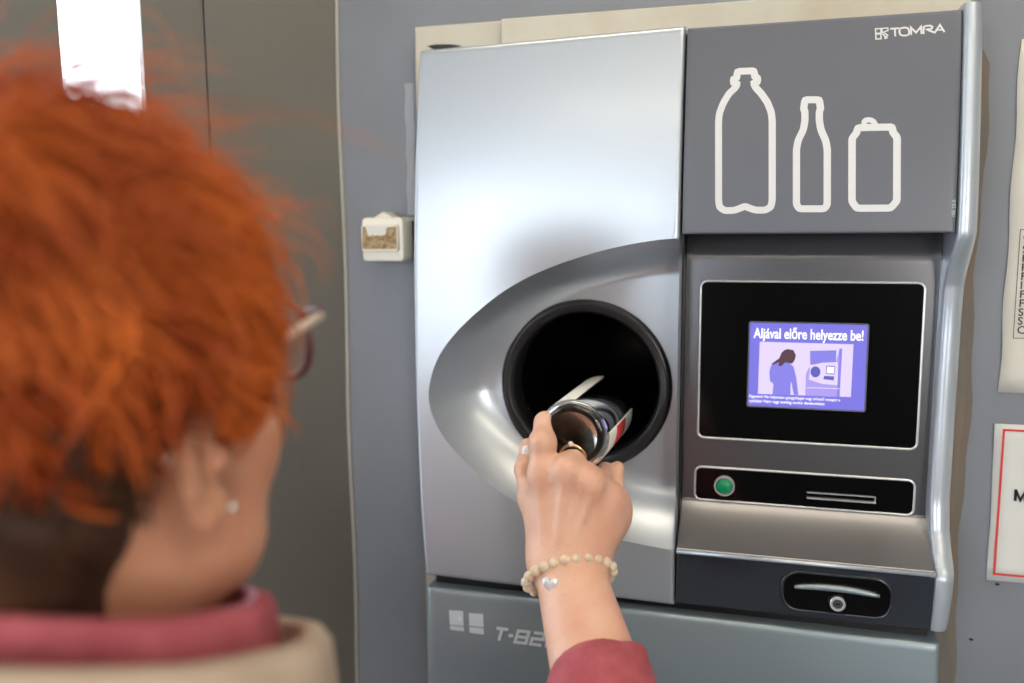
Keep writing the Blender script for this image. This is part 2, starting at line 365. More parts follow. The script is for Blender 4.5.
for i, a in enumerate(angs):
    d = np.array([math.cos(a), math.sin(a)]); te = ray_poly(c0, d, rect, True); tb = min(ray_poly(c0, d, bd), te)
    if te < tb: tb = te
    for j, (k_, t) in enumerate(rings):
        PTS[j, i] = c0 + d * (R0 + (tb - R0) * t if k_ == 'i' else tb + (te - tb) * t); inner[j, i] = k_ == 'i'
FL = PTS.reshape(-1, 2); inn = inner.reshape(-1)
dd = dist_bd(FL); z = FL[:, 1]
top = np.clip((FL[:, 1] - 1.50) / .06, 0, 1)
wid = .062 - .026 * top                                       # broad dish on the left and below, steeper under the top edge
t = np.clip(dd / wid, 0, 1); drop = 1 - (1 - t) ** 2.2
hh = ho(z); hin = hh + (HR - hh) * drop; H = np.where(inn, hin, hh)
ed = np.full(len(FL), 9.0); rr = .0040
for k in range(len(rect)):
    a_ = rect[k]; d_ = rect[(k + 1) % len(rect)] - a_; d_ = d_ / np.linalg.norm(d_); ed = np.minimum(ed, (FL[:, 1] - a_[1]) * d_[0] - (FL[:, 0] - a_[0]) * d_[1])
H = H - np.where(ed < rr, rr - np.sqrt(np.maximum(rr * rr - (rr - np.maximum(ed, 0)) ** 2, 0)), 0)
V = [(p[0], -h, p[1]) for p, h in zip(FL, H)]; Fc = []
for j in range(len(rings) - 1):
    for i in range(N):
        i2 = (i + 1) % N; q = (j * N + i, (j + 1) * N + i, (j + 1) * N + i2, j * N + i2)
        if j >= KI:   # degenerate band on the right
            if np.linalg.norm(FL[q[0]] - FL[q[1]]) < 1e-7 and np.linalg.norm(FL[q[3]] - FL[q[2]]) < 1e-7: continue
        Fc.append(q)
b0 = (len(rings) - 1) * N; nb = len(V)
for i in range(N): V.append((FL[b0 + i][0], -.033, FL[b0 + i][1]))
for i in range(N): i2 = (i + 1) % N; Fc.append((b0 + i, nb + i, nb + i2, b0 + i2))
dp = mesh_obj('infeed_door', V, Fc, 'silver', mo, auto=50)
import bmesh
bm = bmesh.new(); bm.from_mesh(dp.data); bmesh.ops.remove_doubles(bm, verts=bm.verts, dist=1e-6); bmesh.ops.recalc_face_normals(bm, faces=bm.faces); bm.to_mesh(dp.data); bm.free()
# --- ring and tunnel
v, f = lathe_y(*RC, [(.0905, .050), (.0905, .0580), (.0897, .0600), (.0875, .0618), (.0845, .0622), (.0800, .0605), (.0772, .0580), (.0760, .0540), (.0755, .030)])
rg = mesh_obj('opening_ring', v, f, 'ringm', mo, auto=55)
v, f = lathe_y(*RC, [(.0765, .050), (.0755, .02), (.074, -.10), (.072, -.34), (.0001, -.34)])
mesh_obj('infeed_tunnel', v, f, 'tunnel', mo)

# --- right section
XA, XB = -.0760, .1575
def sheet(name, m, zs, hf, x0, x1, er=.003, back=.03, parent=None):
    xs = [x0, x0 + er * .25, x0 + er, x0 + er * 3] + list(np.linspace(x0 + .02, x1 - .02, 12)) + [x1 - er * 3, x1 - er, x1 - er * .25, x1]
    v = []; f = []; nx = len(xs)
    for z in zs:
        for x in xs:
            ed = min(x - x0, x1 - x, z - zs[-1], zs[0] - z) if er else 1; ed = max(ed, 0)
            d = er - math.sqrt(max(er * er - (er - ed) ** 2, 0)) if ed < er else 0
            v.append((x, -(float(hf(z)) - d), z))
    nz = len(zs)
    for j in range(nz - 1):
        for i in range(nx - 1): f.append((j * nx + i, (j + 1) * nx + i, (j + 1) * nx + i + 1, j * nx + i + 1))
    per = [i for i in range(nx)] + [j * nx + nx - 1 for j in range(1, nz)] + [(nz - 1) * nx + i for i in range(nx - 2, -1, -1)] + [j * nx for j in range(nz - 2, 0, -1)]
    b = len(v)
    for k in per: v.append((v[k][0], -back, v[k][2]))
    m_ = len(per)
    for k in range(m_): f.append((per[k], per[(k + 1) % m_], b + (k + 1) % m_, b + k))
    f.append(tuple(b + k for k in range(m_)))
    return mesh_obj(name, v, f, m, parent, auto=50)
def zlist(a, b, n, er=.003): return [a, a - er * .15, a - er * .5, a - er] + list(np.linspace(a - er * 2, b + er * 2, n)) + [b + er, b + er * .5, b + er * .15, b]
sign = sheet('sign_panel', 'sign', zlist(1.8035, 1.6125, 24, .002), ho, XA, XB, .002, .040, mo)
disp = sheet('display_surround', 'dark', list(np.concatenate([np.linspace(1.6115, 1.58, 16), np.linspace(1.575, 1.35, 30), np.linspace(1.347, 1.3035, 40)])), hr, XA, XB, .0004, .026, mo)
# bright lip along the ledge
g = G(); g.add(*tube([(XA, -.1048, 1.3025), (XB, -.1048, 1.3025)], .0022, 12)); g.build('ledge_strip', 'trim', mo, smooth=True)
def hb_(z): return .1035 - .003 * (1.30 - z) / .055
g = G(); g.box(XA - .004, XA - .0002, -.075, -.031, 1.26, 1.80); g.build('seam_strip', 'tunnel', mo)  # black strip set in the seam beside the left door
band = sheet('lower_band', 'band', zlist(1.3005, 1.2470, 14, .0015), hb_, XA, XB, .0015, .03, mo)

def on(v2, hf, lift): return [(p[0], -(float(hf(p[1])) + lift), p[1]) for p in v2]
def decal(name, parts, m, parent, hf, lift=.0004, mats=None):
    V_ = []; F_2 = []; mi = []
    for k, pr in enumerate(parts):
        v2, f2 = pr[0], pr[1]; b = len(V_); V_ += on(v2, hf, lift); F_2 += [tuple(i + b for i in q) for q in f2]; mi += [pr[2] if len(pr) > 2 else 0] * len(f2)
    # face the room
    out = []
    for q in F_2:
        a_, b2, c_ = V_[q[0]], V_[q[1]], V_[q[2]]; cr_ = (b2[2] - a_[2]) * (c_[0] - a_[0]) - (b2[0] - a_[0]) * (c_[2] - a_[2])
        out.append(q if cr_ < 0 else tuple(reversed(q)))
    return mesh_obj(name, V_, out, m, parent, smooth=False, mats=mats, midx=mi if mats else None)
def zp(x, y, Y=-.098):                                # coordinates read off the enlarged sign
    py = 60 + y / 4.267; Y = -(.085 + .020 * (py - 29) / 204); q = at(700 + x / 4.267, py, Y); return (q[0], q[2])
SW = .0062
pet = [(159, 51), (231, 48), (233, 74), (246, 78), (246, 97), (228, 99), (236, 118), (262, 146), (287, 182), (304, 225), (308, 262), (308, 600), (302, 628), (278, 641), (238, 641), (210, 632), (192, 624), (174, 632), (146, 642), (106, 643), (84, 628), (80, 602), (80, 262), (84, 228), (100, 186), (124, 146), (154, 118), (160, 103), (143, 101), (143, 82), (158, 79)]
decal('large_bottle_outline', [stroke([zp(*p) for p in rounder(pet)], SW, True)], 'printed', sign, ho)
small = [(447, 172), (508, 172), (511, 195), (514, 210), (508, 222), (508, 262), (515, 300), (535, 345), (542, 382), (542, 618), (530, 635), (424, 635), (411, 618), (411, 382), (418, 345), (440, 300), (447, 262), (447, 222), (441, 210), (444, 195)]
decal('small_bottle_outline', [stroke([zp(*p) for p in rounder(small)], SW, True)], 'printed', sign, ho)
can = [(671, 291), (817, 288), (820, 310), (838, 332), (838, 602), (812, 632), (668, 633), (647, 604), (647, 336), (667, 312)]
decal('can_outline', [stroke([zp(*p) for p in rounder(can)], SW, True), stroke([zp(*p) for p in smooth_path([(698, 284), (698, 262), (715, 256), (738, 262), (748, 284)], False, 2)], .0045)], 'printed', sign, ho)
# maker's word and mark, drawn as strokes
def zq(x, y):
    q = at(865 + x / 11.38, 15 + y / 11.38, -.0865); return (q[0], q[2])
w_ = .00150
Wd = [stroke([zq(285, 160), zq(385, 153)], w_), stroke([zq(337, 158), zq(341, 248)], w_),
      stroke([zq(*p) for p in smooth_path([(405, 150), (475, 145), (497, 165), (500, 215), (480, 238), (415, 240), (392, 222), (388, 172)], True, 2)], w_, True),
      stroke([zq(522, 232), zq(520, 145), zq(577, 205), zq(635, 135), zq(640, 222)], w_),
      stroke([zq(662, 222), zq(664, 140), zq(690, 126), zq(745, 124), zq(765, 140), zq(755, 160), zq(700, 168), zq(735, 185), zq(790, 205), zq(850, 115), zq(900, 200)], w_), stroke([zq(820, 175), zq(880, 172)], w_ * .8)]
decal('maker_name', Wd, 'printed', sign, ho)
Lg = [stroke([zq(118, 160), zq(178, 156), zq(180, 210), zq(120, 214)], w_ * .75, True), stroke([zq(120, 222), zq(178, 218), zq(180, 276), zq(122, 280)], w_ * .75, True),
      stroke([zq(190, 155), zq(258, 150), zq(260, 180), zq(205, 200), zq(190, 200)], w_ * .7, True), stroke([zq(196, 215), zq(240, 268), zq(215, 272)], w_ * .75), stroke([zq(215, 208), zq(255, 235), zq(238, 268)], w_ * .7)]
decal('maker_mark', Lg, 'printed', sign, ho)
# tiny upright code at the lower right of the sign
tv, tf = text_flat('105 23-5', 1); tv = [(-b2, a2) for a2, b2 in tv]; A_ = at(955, 214, -.104)
sc = .014 / (max(p[1] for p in tv) - min(p[1] for p in tv)); mn = min(p[1] for p in tv)
decal('code_text', [([(A_[0] + p[0] * sc, A_[2] - .002 + (p[1] - mn) * sc) for p in tv], tf)], 'printed2', sign, ho)

# --- rims (a proud bead round a sunken black plate)
def rrect(x0, x1, z0, z1, r, n=6):
    P = []
    for cx, cz, a0 in ((x1 - r, z1 - r, 0), (x0 + r, z1 - r, 90), (x0 + r, z0 + r, 180), (x1 - r, z0 + r, 270)):
        for k in range(n + 1): a = math.radians(a0 + 90 * k / n); P.append((cx + r * math.cos(a), cz + r * math.sin(a)))
    return P
def plate(name, P, h, m, parent, thick=.001, z_h=None):
    k = len(P); v = [(x, -h, z) for x, z in P] + [(x, -h + thick, z) for x, z in P]
    f = [tuple(range(k))[::1]] + [(i, k + i, k + (i + 1) % k, (i + 1) % k) for i in range(k)]
    return mesh_obj(name, v, f, m, parent, smooth=False)
def bead(name, P, h, r, m, parent): return mesh_obj(name, *tube([(x, -h, z) for x, z in P], r, 10, closed=True), m, parent)
x0, x1, z0, z1 = -.0605, .1435, 1.4075, 1.5655
sp = plate('display_window', rrect(x0, x1, z0, z1, .006), HR + .0006, 'black', mo, .0016)
bead('window_rim', rrect(x0 - .0005, x1 + .0005, z0 - .0005, z1 + .0005, .0065), HR + .0002, .0013, 'rim', sp)
SX0, SX1, SZ0, SZ1 = -.0125, .0955, 1.4425, 1.5255
HS = HR + .0014
scr = plate('screen', rrect(SX0, SX1, SZ0, SZ1, .001, 3), HS, 'scr', mo, .0010)
bead('screen_rim', rrect(SX0 - .0008, SX1 + .0008, SZ0 - .0008, SZ1 + .0008, .002, 3), HS, .0008, 'sign', scr)
hs = lambda z: HS
def su(u, w): return (SX0 + (SX1 - SX0) * u, SZ1 - (SZ1 - SZ0) * w)   # screen fractions, w downward
def zs_(x, y):                                                        # from the enlarged crop of the screen
    q = at(740 + x / 6.829, 315 + y / 6.829, -HS); return (q[0], q[2])
def poly(P, mi=0): return (P, [tuple(range(len(P)))], mi)
picP = [zs_(135, 182), zs_(775, 200), zs_(757, 560), zs_(122, 538)]
tv, tf = text_flat('Aljával előre helyezze be!', 1, bold=.02)
a1 = zs_(88, 168); a2 = zs_(832, 172); lo = min(p[1] for p in tv)
tv = fit(tv, SX0 + .0035, SX1 - .0035, SZ1 - .0185, SZ1 - .0040)
c1, cf1 = text_flat('Figyelem! Ne helyezzen göngyöleget vagy érkező anyagot a', 1, bold=.01); c2, cf2 = text_flat('nyílásba! Nem vagy esetleg utolsó darabonként', 1, bold=.01)
c1 = fit(c1, SX0 + .001, SX0 + .086, SZ0 + .0075, SZ0 + .0113); c2 = fit(c2, SX0 + .001, SX0 + .072, SZ0 + .0028, SZ0 + .0066)
decal('screen_headline', [(tv, tf)], 'scr_wht', scr, hs, .0006); decal('screen_caption', [(c1, cf1)], 'scr_wht', scr, hs, .0006); decal('screen_caption', [(c2, cf2)], 'scr_wht', scr, hs, .0006)
Zc = lambda L_: [zs_(*p) for p in L_]
decal('screen_picture', [poly(picP, 0)], 'scr_pic', scr, hs, .0002)
fig = [poly(Zc([(212, 345), (262, 315), (330, 325), (365, 350), (385, 430), (398, 545), (368, 545), (352, 470), (345, 545), (222, 545), (228, 470), (205, 450), (200, 390)]), 0),
       poly(Zc([(345, 470), (352, 455), (362, 540), (345, 540)]), 3),
       poly(Zc([(330, 232), (365, 240), (382, 275), (372, 310), (355, 333), (310, 322), (280, 350), (262, 345), (268, 320), (225, 340), (212, 335), (268, 295), (285, 255), (305, 238)]), 1)]
mac = [poly(Zc([(478, 245), (658, 240), (655, 320), (480, 340)]), 0), poly(Zc([(470, 360), (510, 335), (655, 330), (655, 318), (680, 228), (698, 230), (678, 555), (445, 550), (450, 400)]), 2),
       poly(Zc([(480, 345), (560, 325), (668, 322), (668, 480), (560, 470), (470, 440)]), 3), poly(Zc([(680, 228), (698, 228), (680, 558), (660, 556)]), 0),
       poly(Zc([(515 + 34 * math.cos(k * PI / 8), 388 + 38 * math.sin(k * PI / 8)) for k in range(16)]), 4), poly(Zc([(590, 345), (650, 348), (645, 405), (586, 402)]), 4), poly(Zc([(596, 352), (644, 355), (640, 398), (592, 396)]), 5),
       poly(Zc([(575, 415), (642, 418), (640, 446), (568, 438)]), 4), poly(Zc([(455, 492), (678, 500), (678, 506), (455, 498)]), 3)]
mlist = ['scr_fig', 'scr_hair', 'scr_mid', 'scr_pic', 'scr_dk', 'scr_wht']
for k, pr in enumerate(fig): pr_ = decal('screen_figure', [(pr[0], pr[1], pr[2])], None, scr, hs, .0004 + .00003 * k, mats=mlist)
for k, pr in enumerate(mac): pr_ = decal('screen_machine_drawing', [(pr[0], pr[1], pr[2])], None, scr, hs, .0003 + .00004 * k, mats=mlist)
# --- button strip (slightly skewed to the recess, as in the photo)
x0, x1, z0, z1 = -.0625, .1435, 1.3425, 1.3760
bp_ = plate('button_plate', rrect(x0, x1, z0, z1, .006), HR + .0008, 'black', mo, .0026)
bead('plate_rim', rrect(x0 - .0005, x1 + .0005, z0 - .0005, z1 + .0005, .0065), HR + .0004, .0012, 'rim', bp_)
bc = (-.0335, 1.3585)
v, f = lathe_y(*bc, [(.0105, .056), (.0105, .0595), (.0100, .0605), (.0086, .0605), (.0083, .0590), (.0083, .057)], 40); mesh_obj('button_collar', v, f, 'rim', bp_, auto=30)
v, f = lathe_y(*bc, [(.0080, .057), (.0080, .0600), (.0074, .0608), (.0001, .0610)], 40); mesh_obj('green_button', v, f, 'green', bp_)
g = G(); g.box(.046, .1095, -.0605, -.056, 1.3520, 1.3533); g.box(.046, .1095, -.0590, -.056, 1.3575, 1.3584); g.box(.1085, .1095, -.0595, -.056, 1.352, 1.3584); g.build('card_slot', 'rim', bp_)
# --- lock recess in the band
x0, x1, z0, z1 = .0235, .1230, 1.2535, 1.2940
def slant_oval(ix, iz):
    P = rrect(x0 + ix, x1 - ix, z0 + iz, z1 - iz, .0165 - min(ix, iz) * .6, 10); return P
lk = plate('lock_recess', slant_oval(.002, .002), .1040, 'black', mo, .004)
bead('recess_rim', slant_oval(.001, .001), .1036, .0016, 'band', lk)
P = []
for k in range(21):
    t = k / 20; P.append((x0 + .012 + (x1 - x0 - .024) * t, -.1062, z1 - .0125 - .003 * (2 * t - 1) ** 2 - (.001 * (t))))
g = G(); g.add(*tube(P, .0024, 10, rs=[.0014 + .0019 * math.sin(PI * k / 20) ** .5 for k in range(21)])); g.build('pull_handle', 'silver2', lk, smooth=True)
lc = (.0745, 1.2668)
v, f = lathe_y(*lc, [(.0092, .104), (.0092, .106), (.0080, .1075), (.0075, .1075)], 36); mesh_obj('lock_housing', v, f, 'black', lk)
v, f = lathe_y(*lc, [(.0070, .104), (.0070, .1092), (.0066, .1096), (.0048, .1096), (.0046, .1086)], 36); lo_ = mesh_obj('lock_cylinder', v, f, 'rim', lk, auto=30)
v, f = lathe_y(*lc, [(.0046, .1084), (.0040, .1088), (.0001, .1088)], 24); mesh_obj('lock_core', v, f, 'dark', lo_, auto=30)
g = G(); g.box(lc[0] - .0022, lc[0] + .0022, -.1091, -.1085, lc[1] - .0006, lc[1] + .0006); g.build('keyhole', 'black', lo_)

# --- right trim, follows the profile
v = []; f = []
tz = [(1.8085, .088, .1577, .1740), (1.80, .0895, .1580, .1748), (1.72, .098, .1585, .1760), (1.65, .1045, .1590, .1768), (1.614, .1065, .1590, .1768), (1.608, .1055, .1590, .1765), (1.596, .098, .1580, .1760), (1.580, .085, .1570, .1755), (1.565, .077, .1563, .1752), (1.54, .074, .1560, .1750), (1.45, .0735, .1552, .1745), (1.36, .0745, .1545, .1740), (1.335, .080, .1550, .1742), (1.318, .092, .1560, .1745), (1.306, .103, .1572, .1750), (1.30, .1065, .1575, .1752), (1.28, .1065, .1572, .1745), (1.252, .103, .1562, .1730), (1.2475, .102, .156, .1725)]
zt = np.array([a[0] for a in tz][::-1]); tab = np.array([a[1:] for a in tz][::-1])
zz = np.concatenate([np.linspace(1.2475, 1.36, 40), np.linspace(1.37, 1.55, 14), np.linspace(1.555, 1.62, 30), np.linspace(1.63, 1.8085, 12)])
sec = [(0, 0, .03), (0, 0, None), (0, 1, None)]
for z in zz:
    h, xa, xb = [np.interp(z, zt, tab[:, c]) for c in range(3)]
    w = xb - xa
    prof = [(xa, .03), (xa, h - .006), (xa + .0008, h - .002), (xa + .003, h), (xa + w * .45, h + .0005), (xa + w * .75, h - .002), (xb - .002, h - .006), (xb, h - .012), (xb + .0005, h - .022), (xb, .004), (xa + .001, .004)]
    for x, hq in prof: v.append((x, -hq, z))
k = 11
for j in range(len(zz) - 1):
    for i in range(k - 1): f.append((j * k + i, j * k + i + 1, (j + 1) * k + i + 1, (j + 1) * k + i))
f.append(tuple(reversed(range(k)))); f.append(tuple((len(zz) - 1) * k + i for i in range(k)))
mesh_obj('side_trim', v, f, 'trim', mo, auto=45)

# --- lower door
g = G(); g.box(-.338, .157, -.084, -.031, 1.226, 1.262); g.build('gap_shade_filler', 'tunnel', mo)  # black filler hides the interior, standing in for the shade in the gap
def hl(z): return .101 + .004 * np.clip((1.237 - np.asarray(z, float)) / .05, 0, 1)
ld = sheet('lower_door', 'silver2', zlist(1.2345, .10, 60, .004), hl, -.3418, .1655, .004, .03, mo)
def zl(x, y): q = at(430 + x / 7.346, 590 + y / 7.346, -.1045); return (q[0], q[2])
def qd(a_, b_): return poly([zl(*a_[0]), zl(*a_[1]), zl(*b_[1]), zl(*b_[0])])
decal('square_mark', [qd(((137, 150), (240, 158)), ((145, 255), (248, 265))), qd(((146, 262), (249, 272)), ((150, 290), (252, 303)))], 'printed2', ld, hl)
decal('square_mark', [qd(((282, 172), (388, 180)), ((288, 262), (394, 275))), qd(((288, 270), (394, 283)), ((292, 312), (398, 327)))], 'printed2', ld, hl)
tw = .0033
def u_(i, P, closed=False):    # block digits, unit cell 1 x 1 (x right, y up), slanted
    ox = -.2657 + i; return stroke([(ox + (p[0] * .0118 + p[1] * .0035), 1.1870 + p[1] * .0125) for p in P], tw, closed)
T82 = [u_(0, [(-.05, 1), (1.05, 1)]), u_(0, [(.5, 1), (.5, -.05)]), u_(.0145, [(0, .5), (.45, .5)]),
       u_(.0235, [(0, 0), (1, 0), (1, 1), (0, 1)], True), u_(.0235, [(0, .5), (1, .5)]), u_(.0405, [(0, 1), (1, 1), (1, .5), (0, .5), (0, 0), (1, 0)]), u_(.0575, [(0, 0), (1, 0), (1, 1), (0, 1)], True)]
decal('model_number', T82, 'printed2', ld, hl)

# ------------------------------------------------------------------ light switch
sw = thing('light_switch', 'cream surface-mounted light switch with torn brown label left of machine', 'switch', (-.412, 0, 1.6058))
g = G(); g.rbox(-.4372, -.3872, -.038, -.0005, 1.5835, 1.6323, .005)
g.add([(-.424, -.034, 1.6320), (-.412, -.036, 1.6383), (-.400, -.034, 1.6320), (-.424, -.012, 1.6320), (-.412, -.010, 1.6383), (-.400, -.012, 1.6320)], [(0, 2, 1), (3, 4, 5), (0, 1, 4, 3), (1, 2, 5, 4), (0, 3, 5, 2)])
g.build('housing', 'cream', sw, auto=35, smooth=True)
g = G(); g.rbox(-.4360, -.3915, -.0425, -.0375, 1.5943, 1.6243, .003); rk = g.build('rocker', 'cream', sw, auto=35, smooth=True)
rnd = random.Random(8)
P = [(-.4350, 1.5973), (-.4340, 1.6223), (-.4310, 1.6223)] + [(-.4300 + .0007 * k + .0010 * rnd.random(), 1.6208 - .0024 * k) for k in range(4)] + [(-.4270 + .0026 * k, 1.6113 + .0022 * rnd.random()) for k in range(8)] + [(-.4060 + .001 * rnd.random(), 1.6138 + .0024 * k) for k in range(4)] + [(-.3930, 1.6223), (-.3925, 1.5973)]
decal('glue_residue', [poly(P)], 'residue', rk, lambda z: .0425, .0003)
P = [(-.4300, 1.6230), (-.4290, 1.6178), (-.4270, 1.6163)] + [(-.4262 + .0022 * k, 1.6123 + .0026 * rnd.random()) for k in range(9)] + [(-.4055, 1.6178), (-.4035, 1.6230)]
decal('torn_paper_label', [poly(P)], 'paper', rk, lambda z: .0425, .0007)
g = G(); g.box(-.3865, -.3825, -.012, -.0008, 1.5840, 1.6283); g.build('side_gasket', 'blackm', sw)

# ------------------------------------------------------------------ notices on the wall
def sheet_paper(name, P, m, label, cat):
    # P: left edge points top->bottom; right edge beyond
    n = len(P); v = []; f = []; K = 12
    for i, (x, z) in enumerate(P):
        for k in range(K + 1):
            t = k / K; xx = x + (.432 - x) * t; v.append((xx, -.0012 - .0012 * math.sin(z * 40 + xx * 21) ** 2, z))
    for i in range(n - 1):
        for k in range(K): a_ = i * (K + 1) + k; f.append((a_, a_ + K + 1, a_ + K + 2, a_ + 1))
    o = mesh_obj(name, v, f, m); s_ = o.modifiers.new('s', 'SOLIDIFY'); s_.thickness = .0003; s_.offset = 1
    return tag(o, label, cat)
n1 = sheet_paper('wall_notice', [(.2235 + .0010 * math.sin(z * 60) + (.0012 if z < 1.62 else 0) * 0, z) for z in np.linspace(1.7905, 1.4560, 20)], 'paper2', 'tall cream printed notice on wall right of machine, upper of two', 'notice')
tl = [('TERMÉKEK', 0), ('Palack', 1), ('Üveg', 2), ('Hely', 3), ('Idő', 4), ('Reggel', 5), ('Híd', 6), ('Folyó', 7), ('Híd', 8), ('Sör', 9), ('Sör', 10), ('Cs', 11)]
parts = []
zt0 = at(1018, 236, -.003)[2]; zb0 = at(1016, 334, -.003)[2]; xw = at(1017.5, 300, -.003)[0]
letters = ['V', 'S', 'K', 'P', 'F', 'I', 'F', 'F', 'S', 'S', 'Cs']
rows = np.linspace(zt0 - .004, zb0 + .004, len(letters))
for ch, zr in zip(letters, rows):
    tv, tf = text_flat(ch, .0105, bold=.01); parts.append(([(xw + .0012 + p[0], zr - .0035 + p[1]) for p in tv], tf))
def tline(a_, b_, w): return stroke([a_, b_], w)
parts += [tline((xw - .0015, zt0 + .006), (xw - .0015, zb0 - .004), .0006), tline((xw - .0015, zb0 - .004), (.40, zb0 - .004), .0006), tline((xw - .0015, zt0 + .006), (.40, zt0 + .006), .0006)]
decal('notice_print', parts, 'ink', n1, lambda z: .0028, .0002)
P2 = [at(994, 423, 0), at(992, 470, 0), at(990, 520, 0), at(985.5, 579, 0)]
zs2 = np.linspace(P2[0][2], P2[-1][2], 12); xs2 = np.interp(-zs2, [-p[2] for p in P2], [p[0] for p in P2])
n2 = sheet_paper('wall_notice', list(zip(xs2, zs2)), 'paper', 'white notice with a red printed border below the cream notice', 'notice')
b1 = at(1004, 430, -.003); b2 = at(994, 574, -.003)
bl = [stroke([(b1[0], b1[2]), (b2[0], b2[2]), (.421, b2[2] + .001), (.421, b1[2])], .0022, True)]
decal('red_border', bl, 'red', n2, lambda z: .0028, .0002)
m1 = at(1014, 501, -.003)
mx_, mz_ = m1[0], m1[2]
decal('notice_letter', [stroke([(mx_ + .001, mz_), (mx_ + .001, mz_ + .012)], .0027), stroke([(mx_ + .001, mz_ + .0115), (mx_ + .0055, mz_ + .001), (mx_ + .010, mz_ + .0115)], .0022), stroke([(mx_ + .010, mz_), (mx_ + .010, mz_ + .012)], .0027)], 'ink', n2, lambda z: .0028, .0002)
g = G(); q = at(997, 584, 0); g.add(*sphere((q[0], -.001, q[2]), (.0022, .001, .0013))); q = at(971, 639, 0); g.add(*sphere((q[0], -.001, q[2]), (.002, .001, .0013))); q = at(1010, 59, 0)
struct(g.build('trim_4', 'ink', smooth=True))

# ------------------------------------------------------------------ ceiling lamps
def lamp(x, y, lab):
    t_ = thing('ceiling_light', lab, 'lamp', (x, y, 2.7))
    g = G(); g.box(x - .62, x + .62, y - .18, y + .18, 2.655, 2.699); g.build('housing', 'ceil', t_)
    g = G(); g.box(x - .58, x + .58, y - .16, y + .16, 2.64, 2.656); g.build('diffuser', 'lampshade', t_)
lamp(.02, -.42, 'warm ceiling light panel nearest the machine'); lamp(-.2, -2.4, 'warm ceiling light panel toward the back window'); lamp(.9, -1.25, 'warm ceiling light panel nearest the right wall')

# ------------------------------------------------------------------ implicit surfaces for the figure
class Field:
    def __init__(s, lo, hi, h):
        s.lo = np.array(lo, float); s.h = h; s.n = np.ceil((np.array(hi) - s.lo) / h).astype(int) + 1
        ax = [s.lo[i] + h * np.arange(s.n[i]) for i in range(3)]
        s.X, s.Y, s.Z = np.meshgrid(*ax, indexing='ij', sparse=True); s.F = np.full(s.n, 1.0)
    @staticmethod
    def smin(a, b, k):
        if k <= 0: return np.minimum(a, b)
        h = np.maximum(k - np.abs(a - b), 0) / k; return np.minimum(a, b) - h * h * k / 4
    def u(s, d, k): s.F = Field.smin(s.F, d, k)
    def sub(s, d, k): s.F = -Field.smin(-s.F, d, k)
    def cone(s, a, b, ra, rb, k=.01, sub=False, flat=None):
        a = np.array(a, float); b = np.array(b, float); d = b - a; L = d @ d + 1e-12
        x, y, z_ = s.X - a[0], s.Y - a[1], s.Z - a[2]
        t = np.clip((x * d[0] + y * d[1] + z_ * d[2]) / L, 0, 1)
        px, py, pz = x - t * d[0], y - t * d[1], z_ - t * d[2]
        if flat is not None:     # (axis, factor): squeeze the section along an axis
            ax, fac = flat; ax = np.array(ax, float); ax /= np.linalg.norm(ax); q = px * ax[0] + py * ax[1] + pz * ax[2]
            px = px + ax[0] * q * (fac - 1); py = py + ax[1] * q * (fac - 1); pz = pz + ax[2] * q * (fac - 1)
        D = np.sqrt(px ** 2 + py ** 2 + pz ** 2) - (ra + t * (rb - ra)); (s.sub if sub else s.u)(D, k)
    def ell(s, c, r, k=.01, Rm=None, sub=False):
        x, y, z_ = s.X - c[0], s.Y - c[1], s.Z - c[2]
        if Rm is not None:
            x, y, z_ = [Rm[i][0] * x + Rm[i][1] * y + Rm[i][2] * z_ for i in range(3)]
        q = np.sqrt((x / r[0]) ** 2 + (y / r[1]) ** 2 + (z_ / r[2]) ** 2); g_ = np.sqrt((x / r[0] ** 2) ** 2 + (y / r[1] ** 2) ** 2 + (z_ / r[2] ** 2) ** 2) + 1e-9
        (s.sub if sub else s.u)(q * (q - 1) / g_, k)
    def mesh(s):
        F = s.F; I = F < 0; h = s.h
        c = np.zeros(np.array(F.shape) - 1, np.int8)
        offs = [(i, j, k) for i in (0, 1) for j in (0, 1) for k in (0, 1)]; sh = c.shape
        for o in offs: c += I[o[0]:o[0] + sh[0], o[1]:o[1] + sh[1], o[2]:o[2] + sh[2]]
        idx = np.argwhere((c > 0) & (c < 8)); ids = np.full(sh, -1, np.int64); ids[tuple(idx.T)] = np.arange(len(idx))
        val = {o: F[idx[:, 0] + o[0], idx[:, 1] + o[1], idx[:, 2] + o[2]] for o in offs}
        acc = np.zeros((len(idx), 3)); cnt = np.zeros(len(idx))
        for a in offs:
            for ax in range(3):
                if a[ax] == 0:
                    b = list(a); b[ax] = 1; b = tuple(b); fa, fb = val[a], val[b]; m_ = (fa < 0) != (fb < 0)
                    t = np.where(m_, fa / np.where(m_, fa - fb, 1), 0); p = np.tile(np.array(a, float), (len(idx), 1)); p[:, ax] = t
                    acc += p * m_[:, None]; cnt += m_
        V = s.lo + (idx + acc / cnt[:, None]) * h; Q = []
        for ax in range(3):
            sl1 = [slice(None)] * 3; sl2 = [slice(None)] * 3; sl1[ax] = slice(0, -1); sl2[ax] = slice(1, None)
            A, B = I[tuple(sl1)], I[tuple(sl2)]; e_ = np.argwhere(A != B); u1, u2 = (ax + 1) % 3, (ax + 2) % 3
            ok = (e_[:, u1] > 0) & (e_[:, u2] > 0) & (e_[:, u1] < sh[u1]) & (e_[:, u2] < sh[u2]) & (e_[:, ax] < sh[ax]); e_ = e_[ok]
            ins = A[tuple(e_.T)]
            def cell(d1, d2):
                q = e_.copy(); q[:, u1] -= d1; q[:, u2] -= d2; return ids[tuple(q.T)]
            q = np.stack([cell(1, 1), cell(0, 1), cell(0, 0), cell(1, 0)], 1); q[~ins] = q[~ins][:, ::-1]; Q.append(q)
        return V, np.concatenate(Q)
